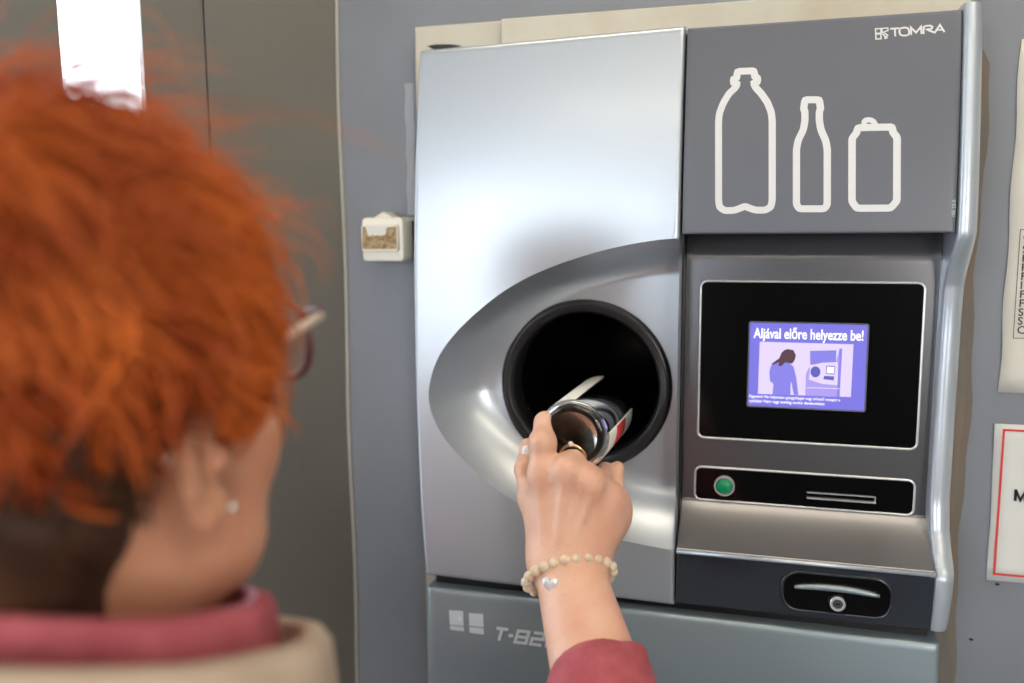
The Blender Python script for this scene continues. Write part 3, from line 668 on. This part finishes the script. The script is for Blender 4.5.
def merge(*vf):
    V = []; Fq = []; b = 0
    for v, f in vf: V.append(v); Fq.append(f + b); b += len(v)
    return np.concatenate(V), np.concatenate(Fq)
def np_obj(name, V, Q, mlist_, parent=None, midx=None):
    me = bpy.data.meshes.new(name); me.vertices.add(len(V)); me.vertices.foreach_set('co', np.asarray(V, np.float32).ravel())
    k = Q.shape[1]; me.loops.add(len(Q) * k); me.loops.foreach_set('vertex_index', Q.astype(np.int32).ravel()); me.polygons.add(len(Q))
    me.polygons.foreach_set('loop_start', np.arange(0, len(Q) * k, k, dtype=np.int32)); me.polygons.foreach_set('loop_total', np.full(len(Q), k, np.int32))
    me.polygons.foreach_set('use_smooth', np.ones(len(Q), bool))
    for m_ in mlist_: me.materials.append(M[m_])
    if midx is not None: me.polygons.foreach_set('material_index', np.asarray(midx, np.int32))
    me.update(); me.validate(); o = bpy.data.objects.new(name, me); COL.objects.link(o)
    if parent is not None: o.parent = parent; o.matrix_parent_inverse = Matrix.Translation(-root_of(parent))
    return o

# head frame
YAW, PIT = math.radians(5), math.radians(3)
HF = np.array([math.sin(YAW) * math.cos(PIT), math.cos(YAW) * math.cos(PIT), math.sin(PIT)]); HRt = np.array([math.cos(YAW), -math.sin(YAW), 0]); HU = np.cross(HRt, HF)
HM = np.array([HRt, HF, HU])                            # world -> head rows
EAR = atd(195, 472, .375); HO = EAR - HM.T @ np.array([.075, -.012, -.02])
def hw(x, y, z): return HO + HM.T @ np.array([x, y, z], float)
def toworld(V): return HO + V @ HM

def head_mesh():
    F = Field((-.11, -.13, -.20), (.11, .15, .14), .0028)
    F.ell((0, -.012, .034), (.074, .094, .084), .01); F.ell((0, .028, -.03), (.060, .066, .082), .03); F.ell((0, .045, -.085), (.042, .040, .030), .03)
    F.ell((.048, .02, -.072), (.016, .03, .022), .03); F.ell((-.048, .02, -.072), (.016, .03, .022), .03)       # jaw corners
    for sgn in (1, -1):
        F.ell((.038 * sgn, .062, -.030), (.020, .018, .020), .025)                                               # cheeks
        F.ell((.031 * sgn, .096, .002), (.016, .012, .011), .012, sub=True)                                      # eye sockets
        F.ell((.030 * sgn, .088, .018), (.022, .012, .006), .012)                                                # brows
        F.ell((.008 * sgn + .004 * sgn, .106, -.038), (.008, .010, .006), .006)                                  # nostril wings
    F.cone((0, .094, .006), (0, .118, -.034), .006, .009, .012); F.ell((0, .094, -.066), (.022, .010, .006), .008); F.ell((0, .092, -.076), (.018, .010, .006), .008); F.ell((0, .089, -.100), (.016, .014, .014), .02)
    F.cone((0, -.018, -.06), (0, -.040, -.20), .052, .056, .03)
    for sgn in (1, -1):                                                                                          # ears
        c = np.array([.0755 * sgn, -.012, -.012]); al = math.radians(24) * sgn; Rm = np.array([[math.cos(al), math.sin(al), 0], [-math.sin(al), math.cos(al), 0], [0, 0, 1]])
        F.ell(c, (.007, .0185, .030), .008, Rm); F.ell(c + np.array([.0065 * sgn, .003, .003]), (.006, .011, .019), .003, Rm, sub=True)
        F.cone(c + np.array([.004 * sgn, .012, .018]), c + np.array([.007 * sgn, -.014, .014]), .0035, .0035, .003); F.cone(c + np.array([.007 * sgn, -.014, .014]), c + np.array([.006 * sgn, -.010, -.014]), .0035, .0035, .003)
        F.ell(c + np.array([.003 * sgn, .004, -.026]), (.006, .010, .010), .006); F.ell(c + np.array([.003 * sgn, .013, -.006]), (.004, .004, .006), .003)
    V, Q = F.mesh(); return toworld(V), Q

# right hand on the bottle
WR = np.array([-.1550, -.243, 1.328]); ELB = np.array([-.045, -.44, 1.165]); SHR = np.array([-.135, -.675, 1.345])
def hand_mesh():
    F = Field((-.235, -.345, 1.20), (-.065, -.115, 1.475), .00135)
    fd = ELB - WR; fd /= np.linalg.norm(fd); nd = np.array([.0, -.62, .78]); nd -= fd * (nd @ fd); nd /= np.linalg.norm(nd)
    F.cone(WR + np.array([0, 0, .004]), WR + fd * .16, .0288, .040, .01, flat=(nd, 1.25))
    MC = {'i': (-.1800, -.2330, 1.4080), 'm': (-.1565, -.2400, 1.4140), 'r': (-.1365, -.2350, 1.4030), 'p': (-.1235, -.2230, 1.3850)}
    base = {'i': WR + [-.018, .001, .008], 'm': WR + [-.005, -.003, .01], 'r': WR + [.006, -.002, .009], 'p': WR + [.014, .003, .008]}
    rad = {'i': .0135, 'm': .0138, 'r': .0132, 'p': .0122}
    for q in 'imrp':
        F.cone(base[q] + [0, .004, 0], np.array(MC[q]) + [0, .008, -.002], .0165, rad[q] + .0012, .020)
    F.cone(WR + [-.010, .012, .012], (-.155, -.215, 1.385), .0175, .018, .02)       # thenar side
    F.cone(WR + [.011, .014, .018], (-.126, -.207, 1.368), .0165, .016, .02)
    F.ell((-.1225, -.214, 1.373), (.0125, .018, .020), .015)
    # knuckles and tendons
    for q in 'imrp':
        F.ell(np.array(MC[q]) + [0, -.0045, .001], (.0095, .0075, .0105), .010)
        a_ = base[q] + [0, -.0105, .02]; F.cone(a_, np.array(MC[q]) + [0, -.0085, -.006], .0022, .0030, .006)
    fing = {'i': [MC['i'], (-.1810, -.2260, 1.4345), (-.1830, -.2075, 1.4480), (-.1815, -.1985, 1.4420)],
            'm': [MC['m'], (-.1560, -.2110, 1.4240), (-.1540, -.1850, 1.3925), (-.1560, -.1630, 1.3880)],
            'r': [MC['r'], (-.1380, -.2060, 1.3910), (-.1375, -.1760, 1.3920), (-.1385, -.1560, 1.3950)],
            'p': [MC['p'], (-.1255, -.1960, 1.3740), (-.1265, -.1700, 1.3840), (-.1275, -.1520, 1.3960)]}
    rf = {'i': (.0118, .0112, .0098, .0080), 'm': (.0110, .0100, .0086, .0072), 'r': (.0105, .0092, .0082, .0070), 'p': (.0095, .0085, .0074, .0064)}
    for q, J in fing.items():
        G_ = Field.__new__(Field); G_.X, G_.Y, G_.Z, G_.h, G_.lo, G_.n = F.X, F.Y, F.Z, F.h, F.lo, F.n; G_.F = np.full(F.F.shape, 1.0)
        for j in range(3): G_.cone(J[j], J[j + 1], rf[q][j], rf[q][j + 1], .004)
        G_.ell(np.array(J[1]) + [0, -.0015, .001], (rf[q][1] * 1.03,) * 3, .004)
        F.u(G_.F, .0045)
    # thumb: leaves the side of the palm, lies along the left of the bottle
    TH = [(-.1740, -.2270, 1.3480), (-.1930, -.2180, 1.3800), (-.2020, -.2050, 1.4040), (-.2060, -.1820, 1.4190)]
    F.cone(TH[0], TH[1], .0150, .0118, .014); F.cone(TH[1], TH[2], .0112, .0102, .006); F.cone(TH[2], TH[3], .0102, .0078, .004)
    # the bottle presses the flesh away
    F.cone(BB, BB + BAX * .12, BR_ + .0014, BR_ + .0014, .002, sub=True)
    return F.mesh(), fd, nd, fing, TH
BB = at(572, 437, -.19); BEnd = at(606, 405, -.06); BAX = (BEnd - BB) / np.linalg.norm(BEnd - BB); BR_ = .0325
(hV, hQ), FD, ND, FG, TH = hand_mesh()

NB = hw(0, -.04, -.185)                                   # base of the neck
PX = NB[0]; PY = NB[1] - .02
SHL = np.array([PX - .19, PY - .01, 1.335]); 
def body_mesh():
    F = Field((PX - .33, PY - .17, -.01), (max(.03, PX + .33), PY + .45, 1.42), .0085)
    F.cone((PX, PY + .02, 1.30), (PX, PY + .01, 1.42), .055, .05, .05)
    F.ell((PX, PY, 1.20), (.155, .10, .17), .05); F.ell((PX, PY, 1.02), (.130, .092, .15), .08); F.ell((PX, PY - .01, .88), (.165, .11, .12), .08)
    F.cone((PX - .12, PY, 1.32), SHL, .05, .05, .05); F.cone((PX + .10, PY, 1.32), SHR + [-.03, .0, -.01], .05, .046, .05)
    F.cone(SHR + [-.02, 0, -.01], ELB, .046, .036, .03); F.cone(ELB, WR + FD * .03, .036, .024, .02)
    el = SHL + [-.04, .0, -.28]; wl = SHL + [-.03, .09, -.50]
    F.cone(SHL, el, .047, .036, .03); F.cone(el, wl, .036, .024, .02)
    for s_, fy in ((1, 0.0), (-1, .09)):
        hp = (PX + .085 * s_, PY, .86); kn = (PX + .095 * s_, PY + .02 + fy, .47); an = (PX + .10 * s_, PY - .02 + fy, .09)
        F.cone(hp, kn, .085, .055, .05); F.cone(kn, an, .055, .038, .03); F.cone(an, (an[0], an[1] + .14, .035), .034, .028, .03)
    return F.mesh(), el, wl
(bV, bQ), EL, WL = body_mesh()
def left_hand():
    o = WL; F = Field(o - [.06, .06, .20], o + [.06, .08, .03], .0026)
    F.cone(o + [0, -.01, .02], o + [0, .0, -.02], .024, .021, .01, flat=((1, 0, 0), 1.3))
    for i, dy in enumerate((.030, .011, -.009, -.027)):
        m_ = o + np.array([0, dy + .008, -.085 + .004 * abs(i - 1)]); F.cone(o + [0, dy * .5, -.01], m_, .015, .0115, .018, flat=((1, 0, 0), 1.1))
        p1 = m_ + [.006, .004, -.036 + .005 * abs(i - 1)]; p2 = p1 + [.012, .003, -.022]; p3 = p2 + [.014, .001, -.014]
        F.cone(m_, p1, .0098, .0088, .003); F.cone(p1, p2, .0088, .0078, .003); F.cone(p2, p3, .0078, .0066, .003)
    F.cone(o + [.004, .022, -.025], o + [.016, .045, -.062], .014, .011, .01); F.cone(o + [.016, .045, -.062], o + [.024, .050, -.095], .0105, .0082, .003)
    return F.mesh()
person = None
_h = head_mesh(); V, Q = merge(_h, (hV, hQ), (bV, bQ), left_hand())
person = np_obj('person', V, Q, ['skin', 'skin_face'], None, (np.arange(len(Q)) < len(_h[1])).astype(int))
tag(person, 'person with short orange-red hair seen from behind, right arm reaching into the machine', 'person')

# --- clothing
def cloth(name, F, m_, extra=None):
    V, Q = F.mesh()
    if extra: V, Q = merge((V, Q), extra)
    return np_obj(name, V, Q, [m_], person)
# sweater: body + sleeves
F = Field((PX - .34, PY - .18, .84), (max(.06, PX + .34), PY + .50, 1.40), .0065)
F.ell((PX, PY, 1.19), (.168, .112, .18), .05); F.ell((PX, PY, 1.02), (.150, .108, .16), .08); F.ell((PX, PY - .01, .92), (.172, .118, .06), .06)
F.cone((PX - .12, PY, 1.31), SHL, .058, .056, .05); F.cone((PX + .10, PY, 1.31), SHR + [-.03, 0, -.01], .056, .054, .05)
F.cone(SHL, EL, .055, .046, .03); F.cone(EL, WL + [0, 0, .03], .046, .034, .02)
F.cone(SHR + [-.035, 0, -.012], ELB, .052, .047, .04)
F.cone(ELB, WR + FD * .110, .050, .043, .02)
swv = F.mesh()
# fine cuff end with a soft folded rim and a few creases
cuff = G(); rings_ = []; NC = 72; CUFS = 1 if np.cross(FD, ND)[0] < 0 else -1
u1 = ND; u2 = np.cross(FD, ND)
WC = WR + ND * -.0
prof = [(.165, .0460), (.140, .0452), (.127, .0446), (.1225, .0434), (.118, .0442), (.106, .0436), (.096, .0430), (.0915, .0424), (.0900, .0408), (.0895, .0385), (.0920, .0355), (.100, .0345), (.13, .0340)]
for j, (s_, r_) in enumerate(prof):
    for i in range(NC):
        a = 2 * PI * i / NC; rr_ = r_ + (.0012 * math.sin(3 * a + j * .9) + .0008 * math.sin(7 * a + j * 1.7)) * (1 if j < 6 else .4)
        cuff.v.append(tuple(WC + FD * (s_ + .007 * math.sin(a) * CUFS) + u1 * math.cos(a) * rr_ * .84 + u2 * math.sin(a) * rr_))
for j in range(len(prof) - 1):
    for i in range(NC): cuff.f.append((j * NC + i, (j + 1) * NC + i, (j + 1) * NC + (i + 1) % NC, j * NC + (i + 1) % NC))
V, Q = merge(swv, (np.array(cuff.v), np.array(cuff.f)))
np_obj('sweater', V, Q, ['sweater'], person)
# rose collar around the neck with lilac inside
NC0 = hw(.0, -.028, -.118)
def ringband(cen, rx, ry, prof, n=80, tilt=(0, 0), wob=.002):
    g = G()
    for j, (dr_, dz) in enumerate(prof):
        for i in range(n):
            a = 2 * PI * i / n; w_2 = wob * math.sin(5 * a + j * .7) + wob * .6 * math.sin(11 * a + 1)
            x = (rx + dr_ + w_2) * math.cos(a); y = (ry + dr_ + w_2) * math.sin(a); g.v.append((cen[0] + x, cen[1] + y, cen[2] + dz + tilt[0] * x + tilt[1] * y + wob * math.sin(3 * a)))
    m_ = len(prof)
    for j in range(m_):
        for i in range(n): g.f.append((j * n + i, j * n + (i + 1) % n, ((j + 1) % m_) * n + (i + 1) % n, ((j + 1) % m_) * n + i))
    return g
def tocam(px_, py_, cen_, dep):   # world point at given depth
    return atd(px_, py_, dep)
cA = ringband((-.297, -.638, 1.4345), .080, .068, [(0, .018), (.003, .022), (.009, .0215), (.012, .016), (.013, -.005), (.016, -.050), (.004, -.055), (-.004, .0)], tilt=(.05, -.33))
cA.build('sweater_collar', 'sweater', person, smooth=True)
cL = ringband((-.297, -.629, 1.4315), .072, .062, [(0, .018), (.004, .021), (.008, .018), (.006, -.03), (-.002, -.03)], tilt=(.05, -.28))
cL.build('collar_lining', 'lilac', person, smooth=True)
# vest
F = Field((PX - .30, PY - .20, .86), (PX + .30, PY + .20, 1.46), .0065)
F.ell((PX, PY, 1.19), (.185, .130, .19), .05); F.ell((PX, PY, 1.02), (.172, .128, .16), .08); F.ell((PX, PY - .01, .94), (.185, .135, .07), .06)
F.cone((PX - .08, PY, 1.315), (PX - .15, PY, 1.31), .062, .055, .05); F.cone((PX + .08, PY, 1.315), (PX + .162, PY, 1.308), .064, .058, .05)
zzw = F.Z; F.F = F.F + .0016 * np.cos(zzw * 2 * PI / .055)                # quilting
F.cone((PX, PY, 1.32), (PX, PY + .01, 1.5), .045, .07, .01, sub=True)
vest = cloth('vest', F, 'vest')
cV = ringband((-.298, -.642, 1.416), .109, .091, [(-.004, .022), (0, .026), (.008, .025), (.013, .018), (.015, -.01), (.020, -.05), (.030, -.10), (-.004, -.10), (-.010, -.03)], tilt=(.06, -.33), wob=.0022)
cV.build('vest_collar', 'vest', person, smooth=True)
# trousers and shoes
F = Field((PX - .24, PY - .17, .06), (PX + .24, PY + .24, 1.0), .008)
F.ell((PX, PY - .01, .90), (.175, .122, .09), .05)
for s_, fy in ((1, 0.0), (-1, .09)):
    hp = (PX + .085 * s_, PY, .86); kn = (PX + .095 * s_, PY + .02 + fy, .47); an = (PX + .10 * s_, PY - .02 + fy, .09); F.cone(hp, kn, .095, .068, .03); F.cone(kn, an, .068, .058, .02)
cloth('trousers', F, 'trouser')
for s_, fy in ((1, 0.0), (-1, .09)):
    ax_, ay_ = PX + .10 * s_, PY - .02 + fy
    F = Field((ax_ - .07, ay_ - .09, -.01), (ax_ + .07, ay_ + .24, .15), .005); F.cone((ax_, ay_ - .01, .045), (ax_, ay_ + .15, .036), .046, .040, .02); F.cone((ax_, ay_, .05), (ax_, ay_, .10), .045, .046, .02)
    F.F = np.maximum(F.F, .001 - F.Z); cloth('shoe', F, 'shoe')

# --- hair: a cap plus thousands of locks
HC = np.array([0, -.014, .036]); HRd = np.array([.087, .103, .092])
def hair_line(x, y, z):
    """True where hair grows (head frame)"""
    ax = np.abs(x)
    front = np.where(y > .058, z > .052 + (y - .058) * .3, True)
    side = np.where(y > .012, z > np.where(y < .052, -.030 + (y - .012) * .9, .01), True)     # sideburn in front of the ear
    ear = ~((y > -.036) & (y <= .012) & (z < .004) & (ax > .045))
    nape = z > np.interp(ax, [0, .035, .055, .075], [-.128, -.112, -.080, -.045])
    return front & side & ear & nape
F = Field((-.12, -.15, -.150), (.12, .12, .165), .0035)
F.ell(HC, HRd, .01); F.cone((0, -.055, -.02), (0, -.056, -.110), .062, .042, .04)
X, Y, Z = np.broadcast_arrays(F.X, F.Y, F.Z)
F.F = F.F + .0035 * np.sin(X * 95 + 6 * np.sin(Z * 31)) * np.sin(Y * 80 + Z * 70)
cut = np.maximum.reduce([np.where(Y > -.036, (.006 - Z), -1) * 1.0 - np.where((Y > .012) & (Y < .046), .034, 0), np.where(Y > .05, (.050 - Z), -1.0), (np.interp(np.abs(X), [0, .035, .055, .075], [-.124, -.108, -.076, -.040]) - Z)])
F.F = np.maximum(F.F, cut)
capV, capQ = F.mesh()
n_l = 13000; SEG = 7
pole = np.array([0.10, -.45, .88]); pole /= np.linalg.norm(pole)      # crown whorl
t1 = np.cross(pole, [0, 1, 0]); t1 /= np.linalg.norm(t1); t2 = np.cross(pole, t1)
az = rng.uniform(0, 2 * PI, n_l); th0 = np.arccos(1 - rng.uniform(0, 1.62, n_l)) ; ln = rng.uniform(.30, .75, n_l)
clump = .12 * np.sin(az * 7 + 2.3 * th0) + .09 * np.sin(az * 13 - 3 * th0 + 1) + .06 * np.sin(az * 29 + 5 * th0)
lift0 = rng.uniform(.0, .05, n_l); lift1 = rng.gamma(1.6, .045, n_l); wild = rng.uniform(0, 1, n_l) > .93; lift1 = np.where(wild, lift1 * 1.4 + .03, lift1)
sw_ = rng.normal(0, .10, n_l) + clump
pts = []
for s_ in np.linspace(0, 1, SEG):
    th = th0 + ln * s_; a = az + sw_ * s_ * 1.2 + .06 * np.sin(s_ * 5 + az * 17)
    d = pole[None] * np.cos(th)[:, None] + (t1[None] * np.cos(a)[:, None] + t2[None] * np.sin(a)[:, None]) * np.sin(th)[:, None]
    rad_ = 1 + lift0 + lift1 * np.sin(min(s_ * 1.35, 1.4)) * 1.0 - .10 * s_ ** 3 * (~wild) * .6
    r_el = 1 / np.sqrt(((d / HRd) ** 2).sum(1)); p = HC + d * (r_el * rad_)[:, None]
    low = np.clip(-(p[:, 2] + .01) / .09, 0, 1); p[:, 0] *= 1 - .26 * low; p[:, 1] = np.where(p[:, 1] < 0, p[:, 1] * (1 - .16 * low), p[:, 1])
    pts.append(p)
pts = np.stack(pts, 1)
keep = hair_line(pts[:, 0, 0], pts[:, 0, 1], pts[:, 0, 2]) & hair_line(pts[:, 5, 0], pts[:, 5, 1], pts[:, 5, 2] + .004) & hair_line(pts[:, 2, 0], pts[:, 2, 1], pts[:, 2, 2]) & hair_line(pts[:, -1, 0], pts[:, -1, 1], pts[:, -1, 2] + .012) & hair_line(pts[:, 4, 0], pts[:, 4, 1], pts[:, 4, 2] + .006)
pts = pts[keep]; n_l = len(pts)
# wisps flying up off the crown and the fringe
nw = 2400; wq = rng.uniform(.3, .9, nw); wz = rng.uniform(0, 2 * PI, nw); wt = rng.uniform(.05, 1.35, nw); wp = []
wl_ = .010 + rng.gamma(1.6, .0085, nw); wd = rng.normal(0, .40, (nw, 3))
for s_ in np.linspace(0, 1, SEG):
    d = pole[None] * np.cos(wt + wq * s_)[:, None] + (t1[None] * np.cos(wz)[:, None] + t2[None] * np.sin(wz)[:, None]) * np.sin(wt + wq * s_)[:, None]
    r_el = 1 / np.sqrt(((d / HRd) ** 2).sum(1)); wp.append(HC + d * (r_el + .004 + wl_ * math.sin(s_ * 2.0) * .95)[:, None] + wd * (wl_ * s_ * s_)[:, None])
wp = np.stack(wp, 1); k2 = hair_line(wp[:, 0, 0], wp[:, 0, 1], wp[:, 0, 2]) & (wp[:, :, 2].min(1) > .045) & (wp[:, :, 1].max(1) < .05); wp = wp[k2]
allp = np.concatenate([pts, wp]); thick = np.concatenate([rng.uniform(.0006, .0015, n_l), np.full(len(wp), .00045)])
n_a = len(allp); tang = np.gradient(allp, axis=1); tang /= np.linalg.norm(tang, axis=2, keepdims=True) + 1e-12
nn = allp - HC; nn -= (nn * tang).sum(2, keepdims=True) * tang; nn /= np.linalg.norm(nn, axis=2, keepdims=True) + 1e-12; bb = np.cross(tang, nn)
tap = np.array([.8, 1, 1, .95, .8, .55, .12])
R3 = []
for k in range(3):
    a = 2 * PI * k / 3; R3.append(allp + (nn * math.cos(a) * .7 + bb * math.sin(a) * 1.5) * (thick[:, None] * tap[None])[..., None])
R3 = np.stack(R3, 2)                                    # strand, seg, 3
hv = R3.reshape(-1, 3); base_i = np.arange(n_a)[:, None, None] * SEG * 3 + np.arange(SEG - 1)[None, :, None] * 3; kk = np.arange(3)[None, None]
q = np.stack([base_i + kk, base_i + (kk + 1) % 3, base_i + 3 + (kk + 1) % 3, base_i + 3 + kk], -1).reshape(-1, 4)
V, Q = merge((capV, capQ), (hv, q)); cz = V[Q].mean(1)
srand = np.concatenate([np.zeros(len(capQ)), np.repeat(rng.normal(0, .011, n_a), (SEG - 1) * 3)])
dark = (cz[:, 2] < -.034 + srand + .028 * np.clip((cz[:, 0] - .01) / .05, 0, 1)) & (cz[:, 1] < -.018)
np_obj('hair', toworld(V), Q, ['hair', 'hair2'], person, dark.astype(int))

# --- glasses, earring, eyes
def curve_pts(P): return [tuple(hw(*p)) for p in P]
gl = None
for s_ in (1, -1):
    P = []
    for k in range(28):
        a = 2 * PI * k / 28; x = .036 + .0300 * math.copysign(abs(math.cos(a)) ** .75, math.cos(a)); z_ = +.009 + .0215 * math.copysign(abs(math.sin(a)) ** .8, math.sin(a))
        P.append((x * s_, .1035 - .010 * (x / .06) ** 2, z_ + .008))
    if s_ == 1:
        gv, gf = tube(curve_pts(P), .0019, 8, True); gg = G().add(gv, gf)
        lens = [P]
    else: gg.add(*tube(curve_pts(P), .0019, 8, True)); lens.append(P)
gg.add(*tube(curve_pts([(-.007, .104, .022), (0, .107, .026), (.007, .104, .022)]), .0018, 8))
for s_ in (1, -1): gg.add(*tube(curve_pts([(.063 * s_, .094, .033), (.0725 * s_, .094, .0335), (.0755 * s_, .088, .033)]), .0028, 8))
gl = gg.build('glasses', 'glassf', person, smooth=True)
for s_ in (1, -1):
    g = G(); P = [(.0755 * s_, .089, .0325), (.078 * s_, .06, .028), (.0785 * s_, .02, .018), (.078 * s_, -.012, .010), (.076 * s_, -.030, -.010)]
    g.add(*tube(curve_pts(P), .0024, 8)); g.build('temple_arm', 'temple', gl, smooth=True)
for P in lens:
    c = np.mean(np.array(P), 0); pv = [hw(*c)] + [hw(*p) for p in P]; k = len(P)
    mesh_obj('lens', pv, [(0, 1 + i, 1 + (i + 1) % k) for i in range(k)], 'pane', gl)
for s_ in (1, -1):
    v, f = sphere(hw(.031 * s_, .078, .002), .0125, 20, 12); mesh_obj('eye', v, f, 'eye', person)
v, f = sphere(hw(.0815, .001, -.040), .0028, 12, 8); v2, f2 = sphere(hw(.0820, .002, -.0405), .0016, 10, 8)
G().add(v, f).add(v2, f2).build('earring', 'metal', person, smooth=True)
# --- nails, rings, bracelet
def nail(c, n_, d_, w_, l_, m_='nail'):
    n_ = np.array(n_, float); n_ /= np.linalg.norm(n_); d_ = np.array(d_, float); d_ -= n_ * (d_ @ n_); d_ /= np.linalg.norm(d_); s_ = np.cross(n_, d_)
    v = []; f = []; NU = 9
    for j in range(NU):
        for i in range(NU):
            a = (i / (NU - 1) * 2 - 1); b = (j / (NU - 1) * 2 - 1); r_ = 1 - .18 * abs(b) ** 3
            v.append(np.array(c) + s_ * w_ * a * r_ + d_ * l_ * b + n_ * (.0018 - .0026 * a * a - .0006 * b * b))
    for j in range(NU - 1):
        for i in range(NU - 1): f.append((j * NU + i, j * NU + i + 1, (j + 1) * NU + i + 1, (j + 1) * NU + i))
    o = mesh_obj('fingernail', v, f, m_, person); s2 = o.modifiers.new('s', 'SOLIDIFY'); s2.thickness = .0007; return o
tdir = np.array(TH[3]) - np.array(TH[2])
nail(np.array(TH[2]) * .45 + np.array(TH[3]) * .55 + np.array([.0025, -.0075, .0035]), (.25, -.85, .35), tdir, .0052, .0085)
def finger_ring(a_, b_, t, R_f, r_, m_, stone=False):
    a_ = np.array(a_); b_ = np.array(b_); c = a_ + (b_ - a_) * t; d = (b_ - a_) / np.linalg.norm(b_ - a_); x = np.cross(d, [0, 0, 1.]); x /= np.linalg.norm(x); y = np.cross(d, x)
    P = [c + (x * math.cos(k * 2 * PI / 28) + y * math.sin(k * 2 * PI / 28)) * R_f for k in range(28)]; o = mesh_obj('finger_ring', *tube(P, r_, 8, True), m_, person)
    if stone:
        w = np.array([-.1, -.75, .65]); w -= d * (w @ d); w /= np.linalg.norm(w); v, f = sphere(c + w * (R_f + .0012), (.0026, .0022, .0024), 14, 9); mesh_obj('stone', v, f, 'heart', o)
    return o
finger_ring(FG['m'][0], FG['m'][1], .80, .0112, .0013, 'gold', True)
# bracelet of wooden beads round the wrist
BC = WR + FD * .004 - np.array([0, 0, .0]); ux = np.cross(FD, ND); br = bpy.data.objects.new('bracelet', None)
BC = WR + FD * .006
bN = (FD + np.array([-.10, 0, 0])); bN /= np.linalg.norm(bN)
b1_ = ND - bN * (ND @ bN); b1_ /= np.linalg.norm(b1_); b2_ = np.cross(bN, b1_)
rA, rB = .0278, .0375
P = [BC + b1_ * math.cos(a) * rA + b2_ * math.sin(a) * rB for a in np.linspace(0, 2 * PI, 400, endpoint=False)]
Lq = np.cumsum([0] + [np.linalg.norm(P[(i + 1) % 400] - P[i]) for i in range(400)]); nbead = 22
br = mesh_obj('bracelet', *tube(P[::8], .0009, 6, True), 'paper2', person)
for k in range(nbead):
    i = int(np.searchsorted(Lq, Lq[-1] * k / nbead)) % 400; v, f = sphere(P[i], Lq[-1] / nbead / 2 * .97, 16, 10); mesh_obj('bead', v, f, 'bead_w', br)
# heart charm
hc = BC + b1_ * rA * .97 + np.array([-.0095, -.013, -.0165]); hp_ = []
for k in range(40):
    t = 2 * PI * k / 40; hp_.append((16 * math.sin(t) ** 3 / 16, (13 * math.cos(t) - 5 * math.cos(2 * t) - 2 * math.cos(3 * t) - math.cos(4 * t)) / 16))
sc = .0074; v = []; f = []
for lay, (k_, dep_) in enumerate(((.55, .0032), (.85, .0022), (1, 0), (.85, -.0022), (.55, -.0032))):
    for a_, b_ in hp_: v.append((hc[0] + a_ * sc * k_, hc[1] + dep_, hc[2] + (b_ + .1) * sc * k_))
for l in range(4):
    for i in range(40): f.append((l * 40 + i, (l + 1) * 40 + i, (l + 1) * 40 + (i + 1) % 40, l * 40 + (i + 1) % 40))
f.append(tuple(range(40))); f.append(tuple(reversed(range(160, 200)))); mesh_obj('heart_charm', v, f, 'heart', br)

# ------------------------------------------------------------------ bottle
bt = thing('glass_bottle', 'clear glass bottle held bottom outward in the round black opening', 'bottle', tuple(BB))
ax = BAX; sx1 = np.cross(ax, [0, 0, 1.]); sx1 /= np.linalg.norm(sx1); sz1 = np.cross(sx1, ax)
if sx1[0] < 0: sx1 = -sx1
if sz1[2] < 0: sz1 = -sz1
def lathe_ax(prof, n=72, a0=0, a1=2 * PI, closed=True):
    v = []; f = []; m_ = n if closed else n + 1
    for s_, r_ in prof:
        for i in range(m_): a = a0 + (a1 - a0) * i / n; v.append(BB + ax * s_ + (sx1 * math.cos(a) + sz1 * math.sin(a)) * r_)
    for j in range(len(prof) - 1):
        for i in range(n): f.append((j * m_ + i, j * m_ + (i + 1) % m_, (j + 1) * m_ + (i + 1) % m_, (j + 1) * m_ + i))
    return v, f
R = BR_
outer = [(.007, .0001), (.0065, .008), (.004, .016), (.0012, .0225), (0, R - .008), (.0006, R - .004), (.003, R - .0012), (.007, R), (.06, R), (.125, R), (.140, R * .93), (.158, R * .70), (.172, R * .50), (.188, .0145), (.212, .0130), (.213, .0142), (.220, .0142), (.221, .0125)]
inner_ = [(.221, .0095), (.19, .0105), (.172, R * .50 - .003), (.158, R * .70 - .003), (.140, R * .93 - .003), (.125, R - .003), (.06, R - .003), (.010, R - .003), (.0048, R - .0055), (.0030, R - .0085), (.0036, .0225), (.0060, .016), (.0088, .008), (.0092, .0001)]
v, f = lathe_ax(outer + inner_); mesh_obj('bottle_glass', v, f, 'glass', bt)
for nm, a0, a1, s0, s1, mm, rr_ in (('back_label', 88, 168, .008, .118, 'label_w', .0004), ('front_label', -100, 8, .007, .105, 'label_w', .0004), ('red_label_patch', -30, 6, .036, .072, 'red', .0008)):
    v, f = lathe_ax([(s0, R + rr_), (s1, R + rr_)], 20, math.radians(a0), math.radians(a1), False); o = mesh_obj(nm, v, f, mm, bt); s2 = o.modifiers.new('s', 'SOLIDIFY'); s2.thickness = .0002
